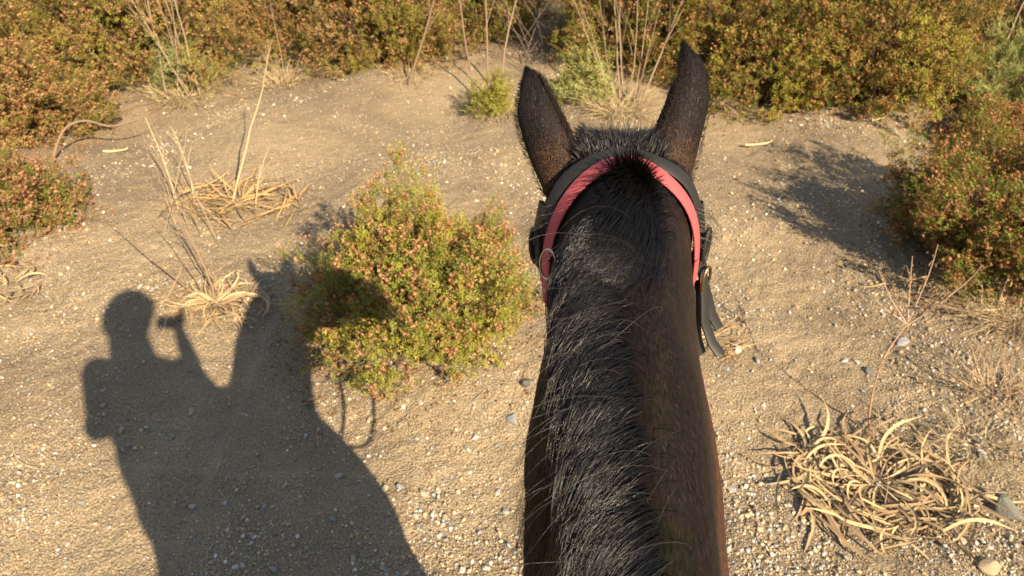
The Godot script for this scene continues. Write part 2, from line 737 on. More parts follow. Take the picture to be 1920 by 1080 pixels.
func build_shrubs() -> void:
	leaf_mat = material(0.6, 0.3)
	leaf_mat.backlight_enabled = true
	leaf_mat.backlight = Color(0.45, 0.45, 0.3)
	head_mat = material(0.95, 0.15)
	head_mat.backlight_enabled = true
	head_mat.backlight = Color(0.3, 0.25, 0.2)
	wood_mat = material(0.85, 0.2)
	dry_mat = material(0.75, 0.3)
	dry_mat.backlight_enabled = true
	dry_mat.backlight = Color(0.25, 0.22, 0.15)
	rng.seed = 21
	sprig = make_sprig(9, 0.021, 0.0026, 0.9)
	needle = make_sprig(11, 0.055, 0.0013, 0.4)
	head = make_head()
	var g := "rusty green shrubs around the clearing"
	shrub("rust_shrub", "round green and rust shrub left of the horse's neck, partly in its shadow", ground_at(-0.47, -3.04), Vector3(0.60, 0.64, 0.54), 3600, {"seed": 1, "size": 0.86, "heads": 0.5, "brown": 0.05, "leaf": Color(0.36, 0.33, 0.055), "leaf2": Color(0.17, 0.19, 0.037), "head": Color(0.52, 0.31, 0.165), "head2": Color(0.36, 0.19, 0.09), "litter": 700}, g)
	shrub("rust_shrub", "low red tinged shrub at the left edge, beside curled dry leaves", ground_at(-3.12, -3.92), Vector3(0.52, 0.42, 0.45), 1500, {"seed": 2, "heads": 0.75, "leaf": Color(0.20, 0.21, 0.04), "head": Color(0.42, 0.255, 0.14), "head2": Color(0.30, 0.15, 0.08), "litter": 500}, g)
	shrub("rust_shrub", "rust brown shrub at upper left edge with a bent grey branch at its foot", ground_at(-3.98, -5.58), Vector3(0.74, 0.72, 0.62), 2600, {"seed": 3, "heads": 0.95, "brown": 0.35, "size": 1.1, "litter": 700}, g)
	shrub("rust_shrub", "tall rusty shrub behind the bare stems at upper left", ground_at(-3.50, -7.05), Vector3(1.15, 1.35, 0.85), 3600, {"seed": 4, "size": 1.25, "brown": 0.3, "leaf": Color(0.30, 0.26, 0.05)}, g)
	shrub("rust_shrub", "big orange and green shrub standing in the middle of the back row", ground_at(-1.35, -7.45), Vector3(0.95, 1.35, 0.80), 3300, {"seed": 5, "size": 1.25, "brown": 0.35, "leaf": Color(0.25, 0.22, 0.04)}, g)
	shrub("rust_shrub", "yellow topped shrub set back between two rusty shrubs at upper left", ground_at(-2.55, -8.6), Vector3(0.9, 1.3, 0.8), 2400, {"seed": 6, "size": 1.3, "leaf": Color(0.30, 0.26, 0.04), "brown": 0.3}, g)
	shrub("rust_shrub", "dark leafy shrub in shade just behind the three pale stems", ground_at(-0.35, -8.3), Vector3(0.75, 1.2, 0.7), 1900, {"seed": 7, "size": 1.3, "heads": 0.4, "brown": 0.2}, g)
	shrub("rust_shrub", "dark green shrub behind the horse's ears at the left end of the long thicket", ground_at(1.15, -7.25), Vector3(0.85, 1.5, 0.75), 3000, {"seed": 8, "size": 1.25, "heads": 0.45, "brown": 0.2, "leaf": Color(0.24, 0.22, 0.03), "leaf2": Color(0.09, 0.10, 0.018)}, g)
	shrub("rust_shrub", "broad shrub with golden leaves right of the horse's right ear", ground_at(2.15, -6.55), Vector3(0.95, 1.45, 0.85), 3800, {"seed": 9, "size": 1.2, "heads": 0.45, "brown": 0.22, "leaf": Color(0.30, 0.265, 0.04), "head": Color(0.40, 0.26, 0.09)}, g)
	shrub("rust_shrub", "large golden rust shrub at the right end of the long thicket, beside the blue-green broom", ground_at(3.15, -6.42), Vector3(1.0, 1.45, 0.85), 4000, {"seed": 10, "size": 1.2, "heads": 0.5, "brown": 0.22, "leaf": Color(0.30, 0.27, 0.04), "head": Color(0.45, 0.28, 0.10)}, g)
	shrub("rust_shrub", "rust and green shrub at the right edge casting a dark oval shadow leftward", ground_at(2.74, -3.70), Vector3(0.54, 0.66, 0.60), 3600, {"seed": 11, "dome": 0.22, "heads": 0.6, "brown": 0.2, "size": 1.0, "leaf": Color(0.20, 0.21, 0.035), "head": Color(0.44, 0.24, 0.11), "litter": 600}, g)
	shrub("rust_shrub", "small rusty shrub in the gap between the round right shrub and the thicket", ground_at(3.85, -5.25), Vector3(0.5, 0.26, 0.42), 1200, {"seed": 12, "heads": 1.0, "brown": 0.5, "head": Color(0.42, 0.20, 0.10)}, g)
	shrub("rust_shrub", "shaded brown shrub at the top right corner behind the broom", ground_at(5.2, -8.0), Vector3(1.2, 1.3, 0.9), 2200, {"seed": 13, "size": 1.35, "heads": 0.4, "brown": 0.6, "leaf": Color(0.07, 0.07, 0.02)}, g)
	shrub("rust_shrub", "brown shrub in the top left corner behind thin grey stems", ground_at(-5.1, -7.9), Vector3(1.0, 1.0, 0.9), 2200, {"seed": 14, "size": 1.3, "heads": 0.6, "brown": 0.6}, g)
	var far := "far shrubs closing the back of the clearing"
	var spots := [[-6.4, -9.6, 1.3, "farthest shrub at the far left"], [-4.3, -10.0, 1.5, "far shrub behind the tall rusty shrub at upper left"], [-1.9, -10.2, 1.5, "far shrub behind the orange middle shrub"], [0.5, -10.4, 1.7, "far shrub behind the dark twig tangle"], [3.0, -9.6, 1.8, "far shrub behind the golden thicket"], [6.6, -10.2, 1.6, "farthest shrub at the far right"]]
	for k in spots.size():
		var s: Array = spots[k]
		shrub("far_shrub", "%s, brown and olive" % s[3], ground_at(s[0], s[1]), Vector3(1.4, s[2], 1.0), 1500, {"seed": 30 + k, "size": 1.9, "heads": 0.5, "brown": 0.45, "litter": 0, "leaf": Color(0.10, 0.10, 0.025)}, far)
	shrub("green_broom", "blue-green needle leaved broom at upper right with pale bare stalks", ground_at(4.02, -6.0), Vector3(0.36, 0.55, 0.33), 1100, {"seed": 15, "heads": 0.0, "brown": 0.02, "needle": true, "leaf": Color(0.36, 0.36, 0.13), "leaf2": Color(0.23, 0.25, 0.09), "hub": 0.5, "litter": 80, "size": 1.2})
	shrub("grey_green_herb", "soft grey-green herb growing beside the straw clump between the horse's ears", ground_at(0.62, -6.15), Vector3(0.24, 0.42, 0.22), 520, {"seed": 16, "heads": 0.0, "brown": 0.05, "leaf": Color(0.34, 0.34, 0.11), "leaf2": Color(0.23, 0.25, 0.08), "litter": 0, "size": 1.3})
	shrub("yellow_herb", "small yellow-green herb at the foot of the three pale stems", ground_at(-0.17, -6.05), Vector3(0.17, 0.30, 0.15), 260, {"seed": 17, "heads": 0.0, "brown": 0.0, "leaf": Color(0.30, 0.27, 0.05), "leaf2": Color(0.20, 0.2, 0.04), "litter": 0, "size": 1.2})
	shrub("grey_green_herb", "grey-green herb under the tall bare stems at upper left", ground_at(-2.92, -6.5), Vector3(0.25, 0.36, 0.2), 420, {"seed": 18, "heads": 0.0, "brown": 0.05, "leaf": Color(0.28, 0.28, 0.12), "leaf2": Color(0.18, 0.19, 0.08), "litter": 0, "size": 1.3})


# ---------------------------------------------------------------- dry stems and tussocks

func stalk(b: Buf, from: Vector3, to: Vector3, w: float, bend: Vector3, c: Color, forks: int, seg := 6) -> void:
	var pts := PackedVector3Array()
	var rad := PackedFloat32Array()
	for k in seg + 1:
		var t := k / float(seg)
		pts.append(from.lerp(to, t) + bend * (t * (1.0 - t) * 4.0) + rv() * 0.004 * from.distance_to(to))
		rad.append(w * 0.78 * (1.0 - 0.65 * t))
	b.tube(pts, rad, 5, c, c * Color(1.1, 1.1, 1.1))
	for k in forks:
		var j := 1 + int((seg - 2) * rng.randf_range(0.45, 1.0))
		var dir := (to - from).normalized()
		var len := from.distance_to(to) * rng.randf_range(0.2, 0.4)
		var side := dir.cross(rv()).normalized()
		stalk(b, pts[j], pts[j] + (dir + side * rng.randf_range(0.35, 0.7)).normalized() * len, rad[j] * 0.6, dir * 0.04, c, 1 if forks > 2 else 0, 4)


func bendy(c: Array, n: int) -> PackedVector3Array:
	var out := PackedVector3Array()
	var m := c.size() - 1
	for k in n + 1:
		var t := k / float(n) * m
		var j := mini(int(t), m - 1)
		out.append(c[j].cubic_interpolate(c[j + 1], c[maxi(j - 1, 0)], c[mini(j + 2, m)], t - j))
	return out


func taper(a: float, b: float, n: int) -> PackedFloat32Array:
	var out := PackedFloat32Array()
	for k in n:
		out.append(lerpf(a, b, k / (n - 1.0)) * (1.0 + 0.12 * sin(k * 1.7)))
	return out


func dry_leaf_mesh(long: float, wide: float, rise: float, curl: float, c: Color) -> ArrayMesh:
	var b := Buf.new()
	var pts := PackedVector3Array()
	var wid := PackedFloat32Array()
	var side := PackedVector3Array()
	var p := Vector3.ZERO
	var yaw := 0.0
	var pitch := rise
	var twist := rng.randf_range(-0.5, 0.5)
	var n := 11
	for k in n:
		var t := k / (n - 1.0)
		pts.append(p)
		wid.append(maxf(wide * (0.55 + 1.1 * t if t < 0.4 else 1.0 - pow((t - 0.4) / 0.6, 2.2)) * rng.randf_range(0.85, 1.1), 0.0006))
		side.append(Vector3(-sin(yaw), sin(twist * t * 3.0 + rng.randf_range(-0.2, 0.2)), cos(yaw)))
		p += Vector3(cos(yaw) * cos(pitch), sin(pitch), sin(yaw) * cos(pitch)) * long / (n - 1)
		p.y = maxf(p.y, 0.004)
		yaw += curl / n + rng.randf_range(-0.06, 0.06)
		pitch = maxf(pitch - rise * 2.2 / n - 0.02, -0.5)
	b.blade(pts, wid, side, rng.randf_range(0.25, 0.7), c, c.lerp(Color(0.42, 0.27, 0.13), rng.randf() * 0.5))
	return b.mesh()


func leaf_tussock(called: String, label: String, at: Vector3, radius: float, count: int, lib: Array, ring: float, group := "") -> Node3D:
	var o := thing(called, label, "dry plant", at, group)
	for k in count:
		var a := rng.randf() * TAU
		var l := part("dry_leaf", lib[rng.randi() % lib.size()], dry_mat, o)
		var s := radius / 0.40 * rng.randf_range(0.65, 1.1)
		if rng.randf() < ring:   # lies along the rim
			var q := radius * sqrt(rng.randf_range(0.15, 1.0))
			l.position = Vector3(cos(a) * q, 0.0, sin(a) * q * 0.8)
			l.rotation = Vector3(rng.randf_range(-0.3, 0.3), -a + PI / 2 * (1 if rng.randf() < 0.6 else -1) + rng.randf_range(-0.5, 0.5), rng.randf_range(-0.05, 0.25))
		else:
			var q := rng.randf() * radius * 0.3
			l.position = Vector3(cos(a) * q, 0.0, sin(a) * q)
			l.rotation = Vector3(rng.randf_range(-0.4, 0.4), -a + rng.randf_range(-0.5, 0.5), rng.randf_range(-0.05, 0.35))
		l.position.y = height(at.x + l.position.x, at.z + l.position.z) - at.y + 0.003 + 0.05 * rng.randf() * (1.0 - 0.5 * l.position.length() / radius)
		l.scale = Vector3(s, s, s)
	return o


func straw(called: String, label: String, at: Vector3, radius: float, tall: float, count: int, c: Color, group := "") -> Node3D:
	var o := thing(called, label, "dry grass", at, group)
	var b := Buf.new()
	for k in count:
		var a := rng.randf() * TAU
		var q := radius * sqrt(rng.randf()) * 0.55
		var f := Vector3(cos(a) * q, -0.01, sin(a) * q)
		var lean := rng.randf_range(0.3, 1.5)
		var d := Vector3(cos(a + rng.randf_range(-0.7, 0.7)) * lean, 1.0, sin(a + rng.randf_range(-0.7, 0.7)) * lean).normalized()
		var l := tall * rng.randf_range(0.4, 1.15)
		var pts := PackedVector3Array()
		var wid := PackedFloat32Array()
		var side := PackedVector3Array()
		var w := rng.randf_range(0.001, 0.0032)
		for j in 6:
			var t := j / 5.0
			pts.append(f + d * l * t + Vector3(d.x, 0, d.z) * t * t * l * 0.5 - Vector3(0, lean * 0.42 * t * t * l, 0) + rv() * 0.008)
			if pts[j].y < 0.004:
				pts[j] = Vector3(pts[j].x, 0.004 + 0.02 * rng.randf(), pts[j].z)
			wid.append(w * (1.05 - t))
			side.append(d.cross(Vector3.UP) + rv() * 0.25)
		var l2 := rng.randf_range(0.7, 1.15)
		var cc := Color(c.r * l2, c.g * l2, c.b * l2)
		if rng.randf() < 0.2:
			cc = Color(0.22, 0.15, 0.09)
		b.blade(pts, wid, side, 0.4, cc, cc)
	part("dry_blades", b.mesh(), dry_mat, o, true)
	return o


func bare_stems(called: String, label: String, at: Vector3, stems: Array, c: Color, group := "", parent: Node3D = null) -> Node3D:
	var o := parent if parent else thing(called, label, "dry stems", at, group)
	for s in stems:   # [from, to, width, bend, forks]
		var b := Buf.new()
		stalk(b, s[0], s[1], s[2], s[3], c.lerp(c * Color(0.75, 0.72, 0.7), rng.randf()), s[4])
		part("stem", b.mesh(), wood_mat, o)
	return o


func build_dry_plants() -> void:
	rng.seed = 77
	var pale := Color(0.46, 0.35, 0.19)
	var lib := []
	for k in 14:
		lib.append(dry_leaf_mesh(rng.randf_range(0.18, 0.42), rng.randf_range(0.0045, 0.009), rng.randf_range(0.04, 0.42), rng.randf_range(-2.6, 2.8), pale.lerp(Color(0.22, 0.15, 0.09), rng.randf() if k % 3 else 0.0)))
	var gold := []
	for k in 10:
		gold.append(dry_leaf_mesh(rng.randf_range(0.22, 0.42), rng.randf_range(0.004, 0.008), rng.randf_range(0.03, 0.25), rng.randf_range(-0.8, 0.8), Color(0.44, 0.30, 0.13).lerp(Color(0.27, 0.17, 0.08), rng.randf())))
	var g := "tussocks of fallen strap leaves"
	var grey := Color(0.24, 0.17, 0.115)

	# the big nest of leaves at lower right, and the dead flower stalk that rises from it
	var big := leaf_tussock("dry_tussock", "big nest of curled tan strap leaves at lower right, dead stalk rising behind", ground_at(1.49, -2.05), 0.37, 300, lib, 0.72, g)
	straw("dry_grass", "dark broken thatch lying beneath the big nest of strap leaves", ground_at(1.48, -2.08), 0.42, 0.15, 420, Color(0.24, 0.17, 0.10), "clumps of bleached dry grass")
	var st := Buf.new()
	var foot := Vector3(0.105, 0.0, -0.33)
	stalk(st, foot, foot + Vector3(-0.055, 0.42, 0.0), 0.0075, Vector3(-0.018, 0, 0), Color(0.33, 0.20, 0.13), 0, 7)
	var knee := foot + Vector3(-0.055, 0.42, 0.0)
	var fork := knee + Vector3(0.085, 0.13, -0.06)
	stalk(st, knee, fork, 0.0062, Vector3(-0.006, 0, 0), Color(0.33, 0.20, 0.13), 0, 4)
	part("stem", st.mesh(), wood_mat, big)
	for e in [Vector3(-0.13, 0.20, -0.10), Vector3(-0.02, 0.27, -0.10), Vector3(0.06, 0.33, -0.09), Vector3(0.24, 0.26, -0.05), Vector3(-0.19, 0.16, 0.02), Vector3(0.15, 0.13, -0.08), Vector3(0.07, 0.20, 0.08)]:
		var tb := Buf.new()
		stalk(tb, fork, fork + e, 0.0045, Vector3(e.x * 0.15, 0.01, 0), Color(0.33, 0.235, 0.17), 1, 5)
		for q in 14:   # empty seed husks along the twig
			var at: Vector3 = fork + e * rng.randf_range(0.3, 1.0) + rv() * 0.004
			tb.ball(at, Vector3(0.003, 0.005, 0.003), Color(0.30, 0.19, 0.12), 3, 5)
		part("twig", tb.mesh(), wood_mat, big)
	bare_stems("", "", Vector3.ZERO, [[Vector3(0.12, 0.0, -0.12), Vector3(0.62, 0.32, -0.22), 0.005, Vector3(0, 0.02, 0), 0], [Vector3(-0.02, 0.02, 0.12), Vector3(-0.04, 0.22, 0.06), 0.005, Vector3(0.01, 0, 0), 0], [Vector3(0.2, 0, -0.2), Vector3(0.5, 0.26, -0.32), 0.0035, Vector3.ZERO, 1]], grey, "", big)

	var mid := leaf_tussock("dry_tussock", "pale dry leaf tussock with long leaning stalks beside the rider's shadow", ground_at(-1.58, -3.22), 0.30, 170, lib, 0.35, g)
	bare_stems("", "", Vector3.ZERO, [[Vector3(-0.02, 0, 0.0), Vector3(-0.62, 0.36, -0.34), 0.0085, Vector3(0, -0.02, 0), 0], [Vector3(0, 0, 0), Vector3(-0.30, 0.50, -0.36), 0.0085, Vector3(0.05, 0, 0), 2], [Vector3(-0.03, 0, 0), Vector3(-0.42, 0.34, -0.42), 0.0055, Vector3(0.02, 0, 0), 0], [Vector3(-0.05, 0, -0.2), Vector3(-0.30, 0.28, -0.50), 0.0045, Vector3(-0.03, 0.02, 0), 1], [Vector3(0.02, 0, -0.05), Vector3(-0.24, 0.62, -0.28), 0.005, Vector3(-0.02, 0, 0), 2]], grey, "", mid)

	var far := leaf_tussock("dry_tussock", "golden heap of dry leaves with a tall leaning pale stalk, behind the round shrub", ground_at(-1.82, -4.42), 0.40, 150, gold, 0.6, g)
	bare_stems("", "", Vector3.ZERO, [[Vector3(-0.06, 0, -0.05), Vector3(0.21, 0.70, -0.28), 0.013, Vector3(-0.01, 0, 0), 0], [Vector3(0.21, 0.70, -0.28), Vector3(0.31, 1.0, -0.33), 0.005, Vector3.ZERO, 4], [Vector3(0.12, 0, 0.05), Vector3(0.22, 0.34, -0.12), 0.006, Vector3(-0.02, 0, 0), 3], [Vector3(-0.28, 0, 0.05), Vector3(-0.36, 0.52, -0.10), 0.006, Vector3(0.03, 0, 0), 3], [Vector3(-0.34, 0, 0.15), Vector3(-0.46, 0.62, 0.0), 0.008, Vector3(0.02, 0, 0), 1]], Color(0.43, 0.33, 0.20), "", far)

	leaf_tussock("dry_tussock", "pale curled leaves lying at the left edge below the red tinged shrub", ground_at(-2.72, -3.30), 0.27, 60, lib, 0.5, g)
	leaf_tussock("dry_tussock", "small spray of orange dry leaves just right of the hanging bridle straps", ground_at(1.0, -2.95), 0.24, 60, gold, 0.3, g)
	leaf_tussock("dry_tussock", "grey tan heap of dead leaves under the right edge shrub", ground_at(2.45, -3.42), 0.30, 110, lib, 0.4, g)

	var s := "clumps of bleached dry grass"
	var straw_c := Color(0.47, 0.37, 0.20)
	straw("dry_grass", "tangled dead grass at the right edge, under the right hand shrub", ground_at(2.66, -3.15), 0.36, 0.34, 420, Color(0.42, 0.32, 0.19), s)
	straw("dry_grass", "fine upright dead grass at the right edge behind the big leaf nest", ground_at(2.22, -2.55), 0.18, 0.30, 120, Color(0.40, 0.29, 0.17), s)
	straw("dry_grass", "wispy grey grass on the right edge of the big leaf nest", ground_at(1.98, -2.25), 0.22, 0.16, 200, Color(0.38, 0.31, 0.19), s)
	straw("dry_grass", "bleached grass clump between the horse's ears with bare stems above", ground_at(0.86, -5.85), 0.40, 0.40, 520, straw_c, s)
	straw("dry_grass", "flattened pale grass at the foot of the three pale stems", ground_at(-0.10, -6.0), 0.34, 0.24, 300, straw_c, s)
	straw("dry_grass", "bleached grass around the tall bare stems at upper left", ground_at(-2.85, -6.3), 0.42, 0.34, 460, straw_c, s)
	straw("dry_grass", "small pale grass clump at the foot of the orange middle shrub", ground_at(-2.12, -6.75), 0.26, 0.30, 260, straw_c, s)
	straw("dry_grass", "pale grass along the back edge left of the leaning dead stem", ground_at(-0.95, -6.75), 0.38, 0.16, 260, straw_c, s)
	straw("dry_grass", "pale grass beside the blue-green broom at upper right", ground_at(4.75, -6.1), 0.45, 0.18, 280, straw_c, s)

	var bg := "bare dead stems at the back of the clearing"
	var brown := Color(0.26, 0.185, 0.13)
	bare_stems("bare_stems", "three pale upright stems left of the horse's left ear", ground_at(-0.33, -6.5), [[Vector3(0.0, 0, 0), Vector3(-0.14, 1.1, -0.2), 0.013, Vector3(-0.02, 0, 0), 2], [Vector3(0.12, 0, 0), Vector3(0.10, 1.2, -0.1), 0.014, Vector3(0.0, 0, 0), 3], [Vector3(0.26, 0, 0.05), Vector3(0.55, 1.15, -0.2), 0.015, Vector3(-0.10, 0, 0), 4], [Vector3(-0.62, 0, -0.05), Vector3(-0.28, 0.95, -0.2), 0.014, Vector3(0.0, 0, 0), 4]], brown, bg)
	var fan := []
	for k in 11:
		var a := -0.8 + 1.5 * k / 10.0
		fan.append([Vector3(a * 0.18, 0, rng.randf_range(-0.1, 0.1)), Vector3(a * 0.62 + rng.randf_range(-0.08, 0.08), rng.randf_range(0.75, 1.25), rng.randf_range(-0.35, 0.1)), rng.randf_range(0.006, 0.010), Vector3(rng.randf_range(-0.03, 0.03), 0, 0), 1 + rng.randi() % 3])
	bare_stems("bare_stems", "fan of many thin bare stems between the horse's ears", ground_at(0.95, -6.0), fan, Color(0.28, 0.21, 0.145), bg)
	var pair := []
	for k in 8:
		pair.append([Vector3(rng.randf_range(-0.12, 0.2), 0, rng.randf_range(-0.1, 0.1)), Vector3(rng.randf_range(-0.45, 0.3), rng.randf_range(0.8, 1.35), rng.randf_range(-0.3, 0.1)), rng.randf_range(0.006, 0.012), Vector3(rng.randf_range(-0.04, 0.04), 0, 0), 1 + rng.randi() % 3])
	bare_stems("bare_stems", "tall bare stems standing in bleached grass at upper left", ground_at(-2.9, -6.35), pair, Color(0.28, 0.21, 0.145), bg)
	bare_stems("bare_stems", "thin grey stems at the far top left corner", ground_at(-4.6, -7.2), [[Vector3(0, 0, 0), Vector3(-0.15, 1.0, 0), 0.012, Vector3(0.02, 0, 0), 2], [Vector3(-0.4, 0, 0), Vector3(-0.7, 0.9, 0), 0.011, Vector3(-0.03, 0, 0), 2], [Vector3(0.15, 0, 0), Vector3(0.1, 0.9, 0), 0.01, Vector3(0.02, 0, 0), 1]], Color(0.20, 0.16, 0.125), bg)
	bare_stems("bare_stems", "pale curving stalks rising out of the blue-green broom", ground_at(4.05, -6.05), [[Vector3(-0.08, 0.2, 0), Vector3(-0.02, 1.25, 0), 0.011, Vector3(-0.03, 0, 0), 0], [Vector3(0.05, 0.2, 0), Vector3(0.22, 1.3, 0), 0.012, Vector3(0.0, 0, 0), 0], [Vector3(0.0, 0.2, 0), Vector3(0.16, 1.3, -0.02), 0.009, Vector3(0.0, 0, 0), 0], [Vector3(0.15, 0.2, 0), Vector3(0.72, 1.15, 0), 0.011, Vector3(0.0, -0.05, 0), 0], [Vector3(0.18, 0.15, 0.05), Vector3(0.95, 1.0, 0.05), 0.011, Vector3(0.05, -0.07, 0), 0]], Color(0.33, 0.25, 0.165), bg)
	bare_stems("bare_stems", "thin twigs above the small pale grass clump at upper left", ground_at(-2.1, -6.8), [[Vector3(0, 0, 0), Vector3(-0.02, 0.9, 0), 0.007, Vector3(0.01, 0, 0), 3], [Vector3(0.05, 0, 0), Vector3(0.22, 0.35, 0), 0.006, Vector3.ZERO, 2], [Vector3(-0.03, 0, 0), Vector3(-0.2, 0.35, 0), 0.006, Vector3.ZERO, 2]], Color(0.24, 0.17, 0.11), bg)
	var thin := []
	for k in 9:
		thin.append([Vector3(rng.randf_range(-0.15, 0.2), 0, rng.randf_range(-0.25, 0.2)), Vector3(rng.randf_range(-0.25, 0.3), rng.randf_range(0.3, 0.62), rng.randf_range(-0.25, 0.1)), rng.randf_range(0.0025, 0.004), rv() * 0.02, rng.randi() % 3])
	bare_stems("bare_stems", "thin brown weed stalks at the right edge above the big leaf nest", ground_at(2.22, -2.6), thin, Color(0.30, 0.21, 0.14), "")
	var weeds := []
	for k in 8:
		weeds.append([Vector3(rng.randf_range(-0.2, 0.2), 0, rng.randf_range(-0.15, 0.15)), Vector3(rng.randf_range(-0.35, 0.1), rng.randf_range(0.35, 0.75), rng.randf_range(-0.35, 0.0)), rng.randf_range(0.0025, 0.0045), rv() * 0.02, rng.randi() % 3])
	bare_stems("bare_stems", "faint thin weed stalks between the two tussocks left of the round shrub", ground_at(-1.95, -4.0), weeds, Color(0.33, 0.25, 0.165), "")
	var tangle := []
	for k in 26:
		var a := rng.randf() * TAU
		tangle.append([Vector3(rng.randf_range(-0.35, 0.35), 0, rng.randf_range(-0.3, 0.3)), Vector3(cos(a) * 0.55, rng.randf_range(0.2, 1.1), sin(a) * 0.35), 0.006, rv() * 0.06, 2])
	bare_stems("dead_bush", "tangle of dark grey dead twigs in the shade between the back shrubs", ground_at(0.30, -7.3), tangle, Color(0.16, 0.125, 0.10), "")

	var bent := thing("fallen_branch", "bent grey branch arching over the ground at the foot of the upper left shrub", "branch", ground_at(-3.25, -5.0))
	var bb := Buf.new()
	bb.tube(bendy([Vector3(-0.02, -0.02, 0.15), Vector3(0.0, 0.10, 0.05), Vector3(0.06, 0.21, -0.05), Vector3(0.17, 0.235, -0.12), Vector3(0.30, 0.17, -0.18), Vector3(0.42, 0.18, -0.22), Vector3(0.52, 0.20, -0.28)], 30), taper(0.010, 0.006, 31), 6, Color(0.22, 0.14, 0.10), Color(0.20, 0.145, 0.105))
	part("limb", bb.mesh(), wood_mat, bent)
	var sticks := [[Vector3(-2.98, 0, -5.22), 0.17, 0.3, 0.015, "short pale stick on the dirt right of the bent grey branch"], [Vector3(-2.45, 0, -1.78), 0.16, -0.1, 0.007, "yellow straw stalk at the lower left edge of the dirt"], [Vector3(-2.02, 0, -2.15), 0.20, -0.6, 0.003, "thin brown twig on the dirt in the left foreground"], [Vector3(3.05, 0, -5.9), 0.30, 0.7, 0.012, "pale stick under the right end of the thicket"], [Vector3(1.95, 0, -5.45), 0.34, 0.45, 0.013, "weathered stick on the dirt below the thicket"]]
	for q in sticks:
		var o := thing("stick", q[4], "stick", ground_at(q[0].x, q[0].z))
		var tb := Buf.new()
		stalk(tb, Vector3(-q[1] / 2, 0.012, 0), Vector3(q[1] / 2, 0.012, 0), q[3], Vector3(0, 0.0, q[1] * 0.12), Color(0.50, 0.38, 0.22), 0)
		part("wood", tb.mesh(), wood_mat, o)
		o.rotation.y = q[2]


# ---------------------------------------------------------------- horse

var horse: Node3D
var neck_field: Field
var neck_act: PackedInt32Array


func coat(p: Vector3) -> Color:
	var black := Color(0.0150, 0.0110, 0.0095)
	var dark := Color(0.0260, 0.0160, 0.0122)
	var red := Color(0.075, 0.034, 0.022)
	var c := dark
	# darker along the topline, redder low on the neck, shoulder and barrel
	var crest := crest_at(p.z).y if p.z < 0.2 else 1.6
	var below := crest - p.y
	c = black.lerp(dark, smoothstep(0.015, 0.06, below) * smoothstep(0.130, 0.155, p.x))
	var low := smoothstep(0.105, 0.135, below + 0.012 * noise.get_noise_3dv(p * 60.0)) if p.z > -0.74 else 0.3 * smoothstep(0.1, 0.25, below)
	c = c.lerp(red, low * (0.85 + 0.3 * noise.get_noise_3dv(p * 40.0)))
	if p.y < 0.62:
		c = c.lerp(black, smoothstep(0.62, 0.5, p.y))
	if p.y < 0.085:
		c = Color(0.05, 0.045, 0.04)
	var s := 1.0 + 0.25 * noise.get_noise_3dv(p * Vector3(300, 90, 90)) + 0.12 * noise.get_noise_3dv(p * 25.0)
	return Color(c.r * s, c.g * s, c.b * s)


